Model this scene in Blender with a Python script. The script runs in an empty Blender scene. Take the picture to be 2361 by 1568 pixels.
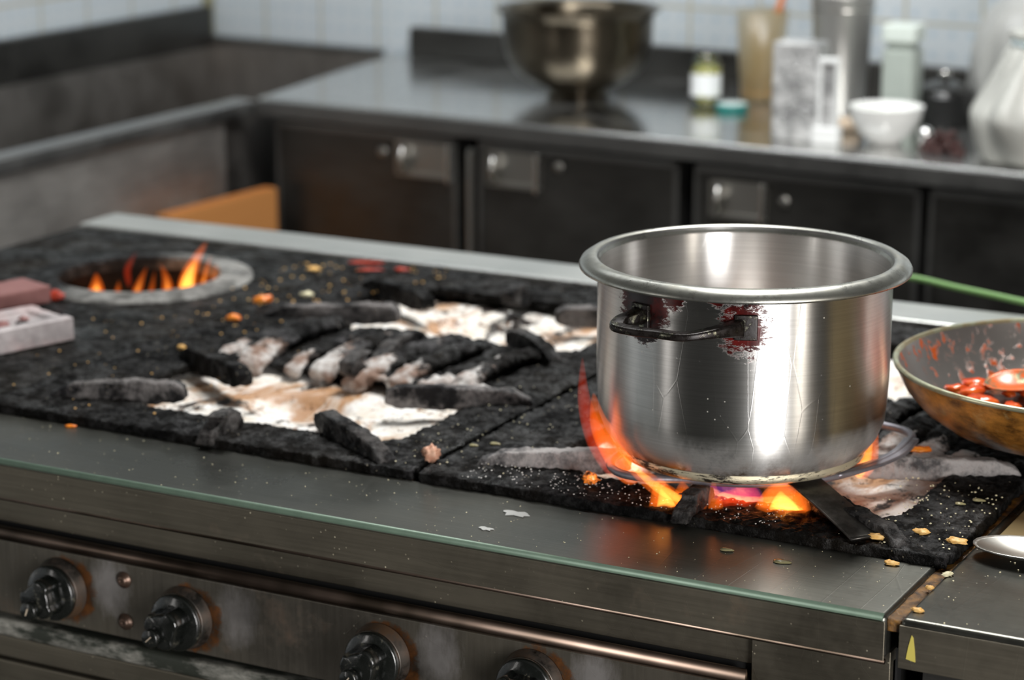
import bpy, bmesh, math, random
from mathutils import Vector, Matrix, noise

random.seed(7)
S = bpy.context.scene
COL = S.collection
R = math.radians
# ------------------------------------------------------------------ camera
cam_d = bpy.data.cameras.new('camera'); cam = bpy.data.objects.new('camera', cam_d); COL.objects.link(cam)
cam.location = (0, 0, 1.54)
cam.rotation_euler = (R(90 - 14.37), 0, R(27.8))
cam_d.sensor_width = 36; cam_d.lens = 5400 * 36 / 2361; cam_d.clip_start = .05
cam_d.dof.use_dof = True; cam_d.dof.focus_distance = 2.02; cam_d.dof.aperture_fstop = 4.8
S.camera = cam
S.view_settings.view_transform = 'Standard'; S.view_settings.look = 'None'
S.view_settings.gamma = 1; S.view_settings.exposure = 0.0
S.view_settings.use_curve_mapping = False
# ------------------------------------------------------------------ world and lamps
W = bpy.data.worlds.new('world'); S.world = W; W.use_nodes = True
W.node_tree.nodes['Background'].inputs[0].default_value = (.62, .64, .66, 1)
W.node_tree.nodes['Background'].inputs[1].default_value = .03

def area(name, loc, target, sx, sy, power, color=(1, 1, 1)):
    l = bpy.data.lights.new(name, 'AREA'); l.shape = 'RECTANGLE'; l.size = sx; l.size_y = sy
    l.energy = power; l.color = color
    o = bpy.data.objects.new(name, l); COL.objects.link(o); o.location = loc
    d = Vector(target) - Vector(loc); o.rotation_euler = d.to_track_quat('-Z', 'Y').to_euler(); return o

def point(name, loc, power, color, size=.03):
    l = bpy.data.lights.new(name, 'POINT'); l.energy = power; l.color = color; l.shadow_soft_size = size
    o = bpy.data.objects.new(name, l); COL.objects.link(o); o.location = loc; return o

area('doorway_daylight', (1.85, -.75, 1.0), (-.8, 1.99, 1.0), 1.05, 2.1, 165, (1, .98, .97))
area('hall_lamp', (2.3, .6, 1.1), (-.8, 1.99, 1.0), .3, 1.6, 16, (1, .92, .82))
area('side_window', (-2.9, -.9, 1.2), (-.9, 2.0, 1.0), .3, 1.5, 6, (1, .96, .92))
area('ceiling_lamp_stove', (-.95, 2.75, 2.75), (-1.15, 2.1, .85), .3, .9, 54, (1, .99, .97))
area('ceiling_lamp_counter', (-1.9, 3.3, 2.75), (-1.9, 4.6, .9), 2.2, .3, 44, (.95, .98, 1))

# ------------------------------------------------------------------ helpers
def mark(o, label=None, cat=None, group=None, kind=None):
    if label: o['label'] = label
    if cat: o['category'] = cat
    if group: o['group'] = group
    if kind: o['kind'] = kind
    return o

def thing(name, label, cat, loc=(0, 0, 0), rz=0, group=None):
    o = bpy.data.objects.new(name, None); o.empty_display_size = .02; COL.objects.link(o)
    o.location = loc; o.rotation_euler = (0, 0, rz); return mark(o, label, cat, group)

def wm(o):
    m = Matrix.LocRotScale(o.location, o.rotation_euler, None)
    return wm(o.parent) @ m if o.parent else m

def obj(name, bm, mat, parent=None, local=False, smooth=False, bevel=0, autos=None):
    """link a bmesh as one object; world coordinates unless local=True"""
    if parent and not local:
        bm.transform(wm(parent).inverted())
    bmesh.ops.recalc_face_normals(bm, faces=bm.faces)
    me = bpy.data.meshes.new(name); bm.to_mesh(me); bm.free()
    me.materials.append(mat)
    o = bpy.data.objects.new(name, me); COL.objects.link(o)
    if parent: o.parent = parent
    if smooth or bevel:
        for p in me.polygons: p.use_smooth = True
    if bevel:
        b = o.modifiers.new('bevel', 'BEVEL'); b.width = bevel; b.segments = 3; b.limit_method = 'ANGLE'; b.angle_limit = R(40)
    if autos or bevel:
        w = o.modifiers.new('wn', 'WEIGHTED_NORMAL'); w.keep_sharp = True
    return o

def mesh_top(name, bm, mat, label, cat, origin=None, group=None, kind=None, **k):
    if origin is not None: bm.transform(Matrix.Translation(-Vector(origin)))
    o = obj(name, bm, mat, None, **k)
    if origin is not None: o.location = origin
    return mark(o, label, cat, group, kind)

def nb(): return bmesh.new()

def box(bm, a, b, M=None):
    v = [bm.verts.new((x, y, z)) for z in (a[2], b[2]) for y in (a[1], b[1]) for x in (a[0], b[0])]
    for f in ((0, 1, 3, 2), (4, 5, 7, 6), (0, 1, 5, 4), (2, 3, 7, 6), (0, 2, 6, 4), (1, 3, 7, 5)):
        bm.faces.new([v[i] for i in f])
    if M: bmesh.ops.transform(bm, matrix=M, verts=v)
    return v

def prism(bm, poly, z0, z1, M=None):
    lo = [bm.verts.new((x, y, z0)) for x, y in poly]; hi = [bm.verts.new((x, y, z1)) for x, y in poly]
    n = len(poly); bm.faces.new(lo[::-1]); bm.faces.new(hi)
    for i in range(n): bm.faces.new((lo[i], lo[(i + 1) % n], hi[(i + 1) % n], hi[i]))
    if M: bmesh.ops.transform(bm, matrix=M, verts=lo + hi)

def lathe(bm, prof, c=(0, 0, 0), seg=96, M=None, wob=None):
    rings = []; c = Vector(c); allv = []
    for r, z in prof:
        if r < 1e-6:
            v = bm.verts.new(c + Vector((0, 0, z))); rings.append([v]); allv.append(v)
        else:
            ring = []
            for i in range(seg):
                a = 2 * math.pi * i / seg; rr = r * (wob(a, z) if wob else 1)
                ring.append(bm.verts.new(c + Vector((rr * math.cos(a), rr * math.sin(a), z))))
            rings.append(ring); allv += ring
    for a, b in zip(rings, rings[1:]):
        for i in range(seg):
            j = (i + 1) % seg
            if len(a) == 1 and len(b) == 1: continue
            if len(a) == 1: bm.faces.new((a[0], b[i], b[j]))
            elif len(b) == 1: bm.faces.new((a[i], b[0], a[j]))
            else: bm.faces.new((a[i], b[i], b[j], a[j]))
    if M: bmesh.ops.transform(bm, matrix=M, verts=allv)
    return allv

def sweep(bm, pts, sec, closed=False, up=Vector((0, 0, 1)), scales=None, M=None):
    """sweep a 2-D section (side, up) along pts"""
    pts = [Vector(p) for p in pts]; n = len(pts); rings = []; allv = []
    for i, p in enumerate(pts):
        a = pts[(i - 1) % n] if closed or i > 0 else p
        b = pts[(i + 1) % n] if closed or i < n - 1 else p
        t = (b - a).normalized(); side = t.cross(up)
        side = side.normalized() if side.length > 1e-4 else Vector((1, 0, 0)); u2 = side.cross(t).normalized()
        s = scales[i] if scales else 1
        s = s if isinstance(s, tuple) else (s, s)
        ring = [bm.verts.new(p + side * (x * s[0]) + u2 * (y * s[1])) for x, y in sec]
        rings.append(ring); allv += ring
    m = len(sec)
    for i in range(n if closed else n - 1):
        a, b = rings[i], rings[(i + 1) % n]
        for k in range(m): bm.faces.new((a[k], a[(k + 1) % m], b[(k + 1) % m], b[k]))
    if not closed:
        bm.faces.new(rings[0][::-1]); bm.faces.new(rings[-1])
    if M: bmesh.ops.transform(bm, matrix=M, verts=allv)

def circ(r, n=12, sq=1): return [(r * math.cos(2 * math.pi * i / n), r * sq * math.sin(2 * math.pi * i / n)) for i in range(n)]
def rrect(w, h, r=.001, k=2):
    out = []
    for cx, cy, a0 in ((w / 2 - r, h / 2 - r, 0), (-w / 2 + r, h / 2 - r, 90), (-w / 2 + r, -h / 2 + r, 180), (w / 2 - r, -h / 2 + r, 270)):
        for i in range(k + 1):
            a = R(a0 + 90 * i / k); out.append((cx + r * math.cos(a), cy + r * math.sin(a)))
    return out
def smooth_path(pts, n=8, closed=False):
    P = [Vector(p) for p in pts]; out = []; m = len(P)
    for i in range(m if closed else m - 1):
        p0 = P[(i - 1) % m] if closed or i > 0 else P[i]; p1 = P[i]; p2 = P[(i + 1) % m]
        p3 = P[(i + 2) % m] if closed or i < m - 2 else p2
        for k in range(n):
            t = k / n
            out.append(.5 * ((2 * p1) + (p2 - p0) * t + (2 * p0 - 5 * p1 + 4 * p2 - p3) * t * t + (3 * p1 - p0 - 3 * p2 + p3) * t ** 3))
    if not closed: out.append(P[-1])
    return out

def crust(o, voxel, amp, size, amp2=0, size2=.004):
    """burnt-on crust: remesh, then displace the surface with cloud noise"""
    m = o.modifiers.new('remesh', 'REMESH'); m.mode = 'VOXEL'; m.voxel_size = voxel; m.use_smooth_shade = True
    for k, (a, s) in enumerate(((amp, size), (amp2, size2))):
        if not a: continue
        t = bpy.data.textures.new(o.name + '_crust', 'CLOUDS'); t.noise_scale = s; t.noise_depth = 3
        d = o.modifiers.new('crust', 'DISPLACE'); d.texture = t; d.strength = a; d.mid_level = .5; d.texture_coords = 'GLOBAL'
    return o

# ------------------------------------------------------------------ materials
class Mat:
    def __init__(s, name):
        s.m = bpy.data.materials.new(name); s.m.use_nodes = True; s.t = s.m.node_tree
        s.b = s.t.nodes['Principled BSDF']; s.out = s.t.nodes['Material Output']
        s.tc = s.n('TexCoord')
    def n(s, kind, **k):
        x = s.t.nodes.new('ShaderNode' + kind)
        for a, b in k.items(): setattr(x, a, b)
        return x
    def link(s, a, b): s.t.links.new(a, b)
    def set(s, **k):
        for a, b in k.items():
            i = s.b.inputs[a.replace('_', ' ')]
            if isinstance(b, bpy.types.NodeSocket): s.link(b, i)
            else: i.default_value = b
        return s
    def coord(s, scale=(1, 1, 1), loc=(0, 0, 0), src='Object'):
        mp = s.n('Mapping'); mp.inputs['Scale'].default_value = scale; mp.inputs['Location'].default_value = loc
        s.link(s.tc.outputs[src], mp.inputs[0]); return mp.outputs[0]
    def noise(s, sc, detail=6, rough=.6, co=None, dist=0):
        x = s.n('TexNoise'); x.inputs['Scale'].default_value = sc; x.inputs['Detail'].default_value = detail
        x.inputs['Roughness'].default_value = rough; x.inputs['Distortion'].default_value = dist
        s.link(co if co else s.tc.outputs['Object'], x.inputs['Vector']); return x.outputs['Fac']
    def voro(s, sc, co=None, feature='F1', out='Distance'):
        x = s.n('TexVoronoi', feature=feature); x.inputs['Scale'].default_value = sc
        s.link(co if co else s.tc.outputs['Object'], x.inputs['Vector']); return x.outputs[out]
    def ramp(s, f, *stops):
        x = s.n('ValToRGB'); e = x.color_ramp.elements
        while len(e) < len(stops): e.new(.5)
        for i, (p, c) in enumerate(stops):
            e[i].position = p; e[i].color = (c, c, c, 1) if isinstance(c, (int, float)) else (*c, 1)
        s.link(f, x.inputs[0]); return x.outputs[0]
    def mix(s, f, a, b, mode='MIX'):
        x = s.n('Mix', data_type='RGBA', blend_type=mode)
        for i, v in ((0, f), (6, a), (7, b)):
            if isinstance(v, bpy.types.NodeSocket): s.link(v, x.inputs[i])
            elif i == 0: x.inputs[0].default_value = v
            else: x.inputs[i].default_value = (v, v, v, 1) if isinstance(v, (int, float)) else (*v, 1)
        return x.outputs[2]
    def math(s, op, a, b=0, clamp=False):
        x = s.n('Math', operation=op, use_clamp=clamp)
        for i, v in enumerate((a, b)):
            if isinstance(v, bpy.types.NodeSocket): s.link(v, x.inputs[i])
            else: x.inputs[i].default_value = v
        return x.outputs[0]
    def bump(s, h, strength=.3, dist=.001):
        x = s.n('Bump'); x.inputs['Strength'].default_value = strength; x.inputs['Distance'].default_value = dist
        s.link(h, x.inputs['Height']); s.link(x.outputs[0], s.b.inputs['Normal']); return x
    def near(s, p, r0, r1, sc=(1, 1, 1)):
        """1 inside r0 of point p (object space), 0 beyond r1"""
        co = s.coord(sc, tuple(-a * b for a, b in zip(p, sc)))
        x = s.n('VectorMath', operation='LENGTH'); s.link(co, x.inputs[0])
        mr = s.n('MapRange', interpolation_type='SMOOTHSTEP'); mr.inputs[1].default_value = r0; mr.inputs[2].default_value = r1
        mr.inputs[3].default_value = 1; mr.inputs[4].default_value = 0
        s.link(x.outputs['Value'], mr.inputs[0]); return mr.outputs[0]

def plain(name, col, rough=.5, metal=0, **k):
    return Mat(name).set(Base_Color=(*col, 1), Roughness=rough, Metallic=metal, **k).m

def steel(name, col=(.42, .41, .38), rough=.32, streak=(1, 60, 60), specks=.6, grime=(.05, .045, .03), gamt=.5, grust=0, rvar=.14, scratch=True, sc=6, patch=None):
    m = Mat(name)
    st = m.noise(8, 4, .6, m.coord(streak)); big = m.noise(sc, 6, .62); fine = m.noise(160, 3, .7)
    c = m.mix(m.ramp(st, (.3, 0), (.7, 1)), tuple(x * .82 for x in col), tuple(min(1, x * 1.1) for x in col))
    g = m.ramp(big, (.42, 0), (.72, gamt)); c = m.mix(g, c, grime)
    v = m.voro(120); keep = m.ramp(m.noise(14, 3), (.45, 0), (.62, 1))
    sp = m.math('MULTIPLY', m.ramp(v, (.05, 1), (.13, 0)), m.math('MULTIPLY', keep, specks))
    c = m.mix(sp, c, (.42, .38, .27))
    met = m.math('SUBTRACT', 1, m.math('MAXIMUM', sp, m.math('MULTIPLY', g, .75)), True)
    ro = m.math('ADD', m.math('MULTIPLY', big, rvar * 2), m.math('MULTIPLY', fine, .06))
    ro = m.math('ADD', ro, rough - rvar)
    if grust:
        ru = m.ramp(m.noise(9, 8, .7, m.coord((1, 1, 1), (3, 1, 2))), (.6, 0), (.72, grust)); c = m.mix(ru, c, (.16, .055, .012))
        met = m.math('SUBTRACT', met, ru, True)
    if patch: c = patch(m, c)
    m.set(Base_Color=c, Metallic=met, Roughness=ro)
    h = m.math('ADD', m.math('MULTIPLY', st, .15), m.math('MULTIPLY', sp, 2.0))
    if scratch:
        w = m.voro(26, m.coord((1, .12, 1), (.3, .2, 0)), 'DISTANCE_TO_EDGE'); h = m.math('ADD', h, m.math('MULTIPLY', m.ramp(w, (0, 1), (.012, 0)), .25))
    m.bump(h, .25, .0006)
    return m.m

M = {}
def brushed(mat, tangent=(0, 1, 0), amount=.8):
    nt = mat.node_tree; v = nt.nodes.new('ShaderNodeCombineXYZ')
    for i, a in enumerate(tangent): v.inputs[i].default_value = a
    bs = nt.nodes['Principled BSDF']; bs.inputs['Anisotropic'].default_value = amount; nt.links.new(v.outputs[0], bs.inputs['Tangent']); return mat
M['ledge'] = steel('greasy_steel_ledge', (.165, .165, .145), .29, gamt=.4, grust=.1); brushed(M['ledge'], amount=.55)
M['unit_top'] = steel('dark_unit_top_steel', (.12, .12, .105), .27, specks=.7, gamt=.35)
M['fascia'] = steel('brown_steel_fascia', (.2, .18, .14), .42, (1, 40, 40), 1.0, (.05, .04, .025), .45, .25)
KNOBS = ((-1.422, .722, 1.2), (-1.272, .718, .75), (-1.052, .720, .9), (-.894, .724, .4))
def knob_marks(m, c):
    """rust blooms beside each knob and pale scrubbed patches further right, as worn into the panel"""
    n = m.noise(45, 8, .72); n2 = m.noise(120, 6, .7, m.coord((1, 1, .35)))
    ru = sc_ = None
    for x, z, _ in KNOBS:
        k = m.near((x + 1.3305 + .008, YP, z), .030, .044); ru = k if ru is None else m.math('MAXIMUM', ru, k)
        q = m.near((x + 1.3305 + .060, YP, z + .012), .0, .045, (1, 1, .8)); sc_ = q if sc_ is None else m.math('MAXIMUM', sc_, q)
    c = m.mix(m.math('MULTIPLY', m.ramp(m.math('ADD', sc_, m.math('SUBTRACT', n2, .5)), (.3, 0), (.9, 1)), .75), c, (.40, .38, .37))
    return m.mix(m.ramp(m.math('ADD', ru, m.math('MULTIPLY', m.math('SUBTRACT', n, .5), 2.4)), (.6, 0), (1.2, .85)), c, m.mix(m.ramp(n, (.4, 0), (.6, 1)), (.05, .022, .01), (.24, .085, .018)))
YP = 1.735 - 2.2
M['panel'] = steel('control_panel_steel', (.17, .155, .13), .4, (30, 30, 2), 1.0, (.05, .04, .02), .55, .3, patch=knob_marks)
M['strip'] = steel('rear_strip_steel', (.66, .67, .64), .38, specks=.5, gamt=.2)
M['rimedge'] = steel('sink_rim_steel', (.34, .34, .335), .35, specks=.2, gamt=.3)
M['dark_steel'] = steel('dark_cupboard_steel', (.095, .092, .086), .36, (2, 2, 30), .2, (.03, .03, .025), .4)
M['edge'] = steel('worktop_edge_steel', (.2, .2, .195), .35, specks=.2, gamt=.3)
M['worktop'] = steel('polished_worktop_steel', (.6, .6, .585), .13, (1, 20, 1), .15, (.12, .12, .11), .3, rvar=.05, scratch=False)
M['sink'] = steel('sink_steel', (.33, .31, .29), .38, (1, 30, 1), .1, (.05, .045, .04), .4, scratch=False)
M['apron'] = steel('sink_apron_steel', (.62, .59, .56), .5, (1, 2, 20), .15, (.1, .09, .08), .35, scratch=False)
M['chrome'] = plain('bright_steel', (.75, .74, .7), .25, 1)
M['dull_steel'] = plain('dull_steel', (.4, .39, .36), .35, 1)

def iron(name, base=(.004, .004, .004), ash=.5, brown=.25, rough=.42, spec=.4, ashlo=.52, patch=None, ashc=(.13, .125, .13)):
    m = Mat(name)
    a = m.noise(28, 8, .68); b = m.noise(9, 6, .6, m.coord((1, 1, 1), (5, 2, 1))); f = m.noise(240, 4, .7)
    c = m.mix(m.ramp(b, (.45, 0), (.75, brown)), base, (.02, .014, .008))
    ashm = m.ramp(a, (ashlo, 0), (ashlo + .15, ash)); c = m.mix(ashm, c, ashc)
    c = m.mix(m.ramp(f, (.64, 0), (.76, .3)), c, (.09, .085, .08))
    v = m.ramp(m.voro(110), (.05, 1), (.12, 0)); k = m.ramp(m.noise(11, 3, .5, m.coord((1, 1, 1), (1, 7, 0))), (.48, 0), (.6, .8))
    c = m.mix(m.math('MULTIPLY', v, k), c, (.45, .4, .3))
    if patch: c = patch(m, c)
    wet = m.ramp(m.noise(16, 7, .7, m.coord((1, 1, 1), (4, 4, 1))), (.38, .2), (.54, .75))
    m.set(Base_Color=c, Roughness=wet); m.link(m.ramp(m.noise(60, 7, .75, m.coord((1, 1, 1), (2, 6, 1))), (.36, spec * 1.2), (.54, spec * .15)), m.b.inputs['Specular IOR Level'])
    m.bump(m.math('ADD', m.math('MULTIPLY', a, 1.0), m.math('MULTIPLY', f, .7)), 1.0, .003)
    return m.m
def ash_rib(m, c):
    co = m.n('SeparateXYZ'); m.link(m.tc.outputs['Object'], co.inputs[0])
    g = m.ramp(m.math('MULTIPLY', co.outputs[1], 5.0), (-.0, 1), (.32, 0))
    n = m.noise(34, 9, .75, m.coord((1, .6, 1), (2, 3, 4)))
    f = m.ramp(m.math('ADD', m.math('MULTIPLY', n, .95), m.math('MULTIPLY', g, .3)), (.58, 0), (.66, .95))
    c = m.mix(f, c, m.mix(m.ramp(m.noise(34, 5), (.4, 0), (.6, 1)), (.66, .64, .62), (.26, .17, .13)))
    return c
M['iron'] = iron('burnt_cast_iron', (.0035, .0034, .0033), .3, .3, .4, ashlo=.58)
M['iron_rib'] = iron('ashy_cast_iron', ash=.5, patch=ash_rib)
M['iron_arm'] = iron('worn_grey_cast_iron', (.014, .014, .015), .95, .3, .4, spec=.4, ashlo=.44, ashc=(.2, .185, .18))
M['iron_mid'] = iron('half_worn_iron', (.007, .007, .0075), .55, .3, .4, spec=.5, ashlo=.46, ashc=(.13, .12, .115))
M['iron_hot'] = iron('scorched_grey_iron', (.07, .068, .07), 1, .3, .4, spec=.4, ashlo=.38, ashc=(.36, .34, .33))
M['plate'] = iron('black_plate_iron', (.004, .004, .0035), .2, .5, .42, ashlo=.6)
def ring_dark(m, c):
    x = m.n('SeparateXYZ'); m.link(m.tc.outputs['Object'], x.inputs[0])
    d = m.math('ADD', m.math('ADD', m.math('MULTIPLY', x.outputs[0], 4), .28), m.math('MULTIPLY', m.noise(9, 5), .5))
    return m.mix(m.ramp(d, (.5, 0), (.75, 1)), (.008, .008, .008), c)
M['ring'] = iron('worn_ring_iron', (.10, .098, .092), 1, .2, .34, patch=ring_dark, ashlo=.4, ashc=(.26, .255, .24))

def tray_mat():
    m = Mat('stained_white_enamel')
    a = m.noise(11, 10, .7, m.coord((1, .8, 1), (1.2, .4, 0)), .6); b = m.noise(38, 8, .75, m.coord((1, .8, 1), (7, 3, 0))); d = m.noise(12, 10, .72, m.coord((1, .7, 1), (3.1, 8.2, 0)), .7)
    c = m.mix(m.ramp(b, (.4, 0), (.62, 1)), (.9, .89, .87), (.74, .66, .55))
    c = m.mix(m.ramp(a, (.5, 0), (.59, .9)), c, (.42, .2, .07))
    c = m.mix(m.ramp(m.math('ADD', m.math('MULTIPLY', d, .7), m.math('MULTIPLY', b, .3)), (.53, 0), (.553, 1)), c, (.014, .01, .008))
    e = m.noise(75, 6, .8, m.coord((1, .7, 1), (2, 9, 0))); k = m.noise(9, 4, .6, m.coord((1, 1, 1), (5, 5, 0)))
    c = m.mix(m.math('MULTIPLY', m.ramp(e, (.56, 0), (.6, 1)), m.ramp(k, (.44, 0), (.54, 1))), c, m.mix(b, (.01, .006, .004), (.3, .12, .03)))
    m.set(Base_Color=c, Roughness=.42); m.bump(b, .5, .002); return m.m
M['tray'] = tray_mat()

def tile_mat():
    m = Mat('dotted_blue_grey_wall_tiles')
    s = m.n('SeparateXYZ'); m.link(m.tc.outputs['Object'], s.inputs[0])
    def cell(o, per, off):
        return m.math('FRACT', m.math('DIVIDE', m.math('ADD', o, off), per))
    U, Z = cell(s.outputs[0], .161, 8.05 + .05), cell(s.outputs[2], .161, 5 * .161 - .03)
    def edge(x, w): return m.math('LESS_THAN', m.math('SUBTRACT', .5, m.math('ABSOLUTE', m.math('SUBTRACT', x, .5))), w)
    g = m.math('MAXIMUM', edge(U, .022), edge(Z, .02))
    du, dz = cell(s.outputs[0], .161 / 4, 8.05 + .05), cell(s.outputs[2], .161 / 4, 5 * .161 - .03)
    q = lambda x: m.math('ABSOLUTE', m.math('SUBTRACT', x, .5))
    dot = m.math('LESS_THAN', m.math('MAXIMUM', q(du), q(dz)), .16)
    c = m.mix(dot, (.50, .54, .565), (.40, .47, .53))
    c = m.mix(m.ramp(m.noise(5, 5), (.4, 0), (.8, .35)), c, (.45, .5, .5))
    c = m.mix(g, c, (.36, .34, .27))
    m.set(Base_Color=c, Roughness=m.mix(g, .18, .7)); m.bump(m.math('SUBTRACT', 1, g), .3, .001); return m.m
M['tile'] = tile_mat()
M['paint'] = plain('grey_wall_paint', (.12, .125, .12), .7)
M['floor'] = plain('dark_floor_tiles', (.06, .058, .055), .45)
M['black'] = plain('black_void_metal', (.006, .006, .006), .6)
M['grout_yellow'] = plain('yellowed_corner_grout', (.42, .4, .25), .6)

def pot_mat(inner=False):
    m = Mat('brushed_pot_steel_inside' if inner else 'brushed_pot_steel')
    st = m.noise(5, 4, .6, m.coord((1, 1, 160))); big = m.noise(9, 6, .6); fi = m.noise(300, 3, .7)
    c = m.mix(m.ramp(st, (.3, 0), (.7, 1)), (.66, .65, .63), (.8, .79, .77))
    met = 1.0; ro = m.math('ADD', m.math('MULTIPLY', big, .12), .26)
    sc1 = m.voro(34, m.coord((1, 1, .22), (.1, .3, .2)), 'DISTANCE_TO_EDGE'); h = m.math('ADD', m.math('MULTIPLY', st, .2), m.math('MULTIPLY', m.ramp(sc1, (0, 1), (.01, 0)), .35))
    if not inner:
        c = m.mix(m.ramp(big, (.45, 0), (.8, .35)), c, (.33, .33, .28))
        n = m.noise(85, 9, .8, m.coord((1, 1, 2.2))); n2 = m.noise(18, 6, .7)
        burn = None
        for p, r0, r1 in POT_STAINS:
            k = m.near(p, r0, r1, (1, 1, .85)); burn = k if burn is None else m.math('MAXIMUM', burn, k)
        f = m.ramp(m.math('ADD', burn, m.math('MULTIPLY', m.math('SUBTRACT', n, .5), 2.6)), (.48, 0), (.6, 1))
        c = m.mix(f, c, m.mix(m.ramp(n2, (.42, 0), (.6, 1)), (.006, .002, .002), (.09, .006, .005)))
        s = m.n('SeparateXYZ'); m.link(m.tc.outputs['Object'], s.inputs[0])
        zlow = m.ramp(m.math('MULTIPLY', s.outputs[2], 10), (.12, 1), (.5, 0))
        zf = m.math('MULTIPLY', zlow, m.ramp(m.noise(13, 7, .7, m.coord((1, 1, .7), (4, 1, 1))), (.36, 0), (.58, 1)))
        c = m.mix(zf, c, m.mix(n, (.012, .006, .003), (.09, .05, .022)))
        met = m.math('SUBTRACT', 1, m.math('MAXIMUM', f, m.math('MULTIPLY', zf, .8)), True)
        dots = m.math('MULTIPLY', m.ramp(m.voro(95), (.035, 1), (.08, 0)), m.ramp(m.noise(12, 2, .5, m.coord((1, 1, 1), (9, 2, 2))), (.5, 0), (.6, .7)))
        c = m.mix(dots, c, (.6, .55, .42)); met = m.math('SUBTRACT', met, dots, True)
        h = m.math('ADD', h, m.math('MULTIPLY', f, 1.2))
    m.set(Base_Color=c, Metallic=met, Roughness=ro); m.b.inputs['Anisotropic'].default_value = .88; m.b.inputs['Anisotropic Rotation'].default_value = .25
    tg = m.n('Tangent', direction_type='RADIAL', axis='Z'); m.link(tg.outputs[0], m.b.inputs['Tangent'])
    m.bump(h, .12, .0006); return m.m

# ------------------------------------------------------------------ room
AX, AY, AR = -2.615, 3.872, R(-4.4)          # front left corner of the back worktop and its turn
CM = Matrix.Translation((AX, AY, 0)) @ Matrix.Rotation(AR, 4, 'Z')
def CW(u, v, z=0): return CM @ Vector((u, v, z))

def structure(name, bm, mat, **k):
    o = obj(name, bm, mat, None, **k); o['kind'] = 'structure'; return o
b = nb(); box(b, (-6, -3.5, -.06), (3.5, 7, 0)); structure('floor', b, M['floor'])
b = nb(); box(b, (-.74, .71, 0), (5, .85, 1.62)); o = structure('wall_back', b, M['tile'], local=True); o.location = (AX, AY, 0); o.rotation_euler[2] = AR
b = nb(); box(b, (-.74, .712, 1.62), (5, .85, 3.0)); o = structure('wall_back_upper', b, M['paint'], local=True); o.location = (AX, AY, 0); o.rotation_euler[2] = AR
b = nb(); box(b, (0, 0, 0), (5.2, .12, 1.62)); o = structure('wall_left', b, M['tile']); o.location = (-3.262, -.45, 0); o.rotation_euler[2] = R(90)
b = nb(); box(b, (-3.382, -.45, 1.62), (-3.262, 4.75, 3.0)); structure('wall_left_upper', b, M['paint'])
b = nb(); sweep(b, [(-3.258, 4.622, .84), (-3.258, 4.622, 1.6)], circ(.016, 8), up=Vector((0, 1, 0))); structure('trim_1', b, M['grout_yellow'], smooth=True)
b = nb(); box(b, (-6, -3.5, 3.0), (3.5, 7, 3.06)); structure('ceiling', b, M['paint'])

# ------------------------------------------------------------------ back worktop
t = thing('steel_worktop', 'long polished steel worktop along the tiled back wall, holding bowl and jars', 'worktop', (AX, AY, .82), AR)
b = nb(); prism(b, [(0, 0), (3.2, 0), (3.2, .7), (-.155, .7)], .82, .85); b.transform(CM); obj('top_slab', b, M['worktop'], t, bevel=.004)
b = nb(); box(b, (-.1, .676, .85), (3.2, .708, .915)); b.transform(CM); obj('backsplash', b, M['dark_steel'], t, bevel=.004)
b = nb(); box(b, (-.001, -.006, .814), (3.2, .0, .846)); b.transform(CM); obj('front_edge', b, M['edge'], t, bevel=.002)

units = [(.030, .464, 'right', 'first steel cupboard from the sink, its door glowing orange beside the cardboard', (.325, .455), (.292, .764)),
         (.512, .943, 'left', 'second steel cupboard from the sink, between the bright post and third cupboard', (.533, .653), (.691, .772)),
         (.975, 1.408, 'left', 'third steel cupboard from the sink, directly behind the large cooking pot', (1.008, 1.120), (1.154, .754)),
         (1.424, 1.86, 'left', 'rightmost steel cupboard under the back worktop, plain dark door', None, None)]
for u0, u1, side, lab, hp, kp in units:
    t = thing('base_cupboard', lab, 'cupboard', tuple(CW((u0 + u1) / 2, .04, .09)), AR, 'steel cupboards under the back worktop')
    b = nb(); box(b, (u0 - .004, .045, .1), (u1 + .004, .66, .815))
    b.transform(CM); obj('carcass', b, M['black'], t)
    z0, z1 = .12, .805
    b = nb(); box(b, (u0, .02, z0), (u1, .042, z1)); b.transform(CM)
    d = obj('door', b, M['dark_steel'], t, bevel=.004)
    b = nb()
    for a0, a1, c0, c1 in ((u0, u1, z1 - .012, z1), (u0, u0 + .008, z0, z1), (u1 - .01, u1, z0, z1)): box(b, (a0, .016, c0), (a1, .021, c1))
    b.transform(CM); obj('door_rim', b, M['edge'], d, bevel=.001)
    if hp:
        h0, h1 = hp; zc = .757 if h0 < 1 else .748
        b = nb(); k = .006
        box(b, (h0, .012, zc + .026), (h1, .02, zc + .034)); box(b, (h0, .012, zc - .034), (h1, .02, zc - .026))
        box(b, (h0, .012, zc - .034), (h0 + .006, .02, zc + .034)); box(b, (h0, .0185, zc - .03), (h1, .0195, zc + .03))
        b.transform(CM); hd = obj('recessed_pull', b, M['dull_steel'], d, bevel=.002); hd['label'] = 'bright steel recessed pull'
        b = nb(); sweep(b, [(h0 + .022, .012, zc - .024), (h0 + .022, .004, zc), (h0 + .022, .012, zc + .024)], rrect(.022, .006, .002), up=Vector((1, 0, 0)))
        b.transform(CM); obj('pull_grip', b, M['chrome'], hd, smooth=True)
        b = nb(); box(b, (h1 - .009, .004, zc - .040), (h1 - .001, .02, zc + .036)); b.transform(CM); obj('pull_bar', b, M['chrome'], hd, bevel=.003)
        b = nb(); lathe(b, [(0, 0), (.011, 0), (.011, .004), (.006, .007), (0, .007)], seg=20, M=Matrix.Translation((kp[0], .02, kp[1])) @ Matrix.Rotation(R(90), 4, 'X'))
        b.transform(CM); obj('lock', b, M['dull_steel'], d, smooth=True)
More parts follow.
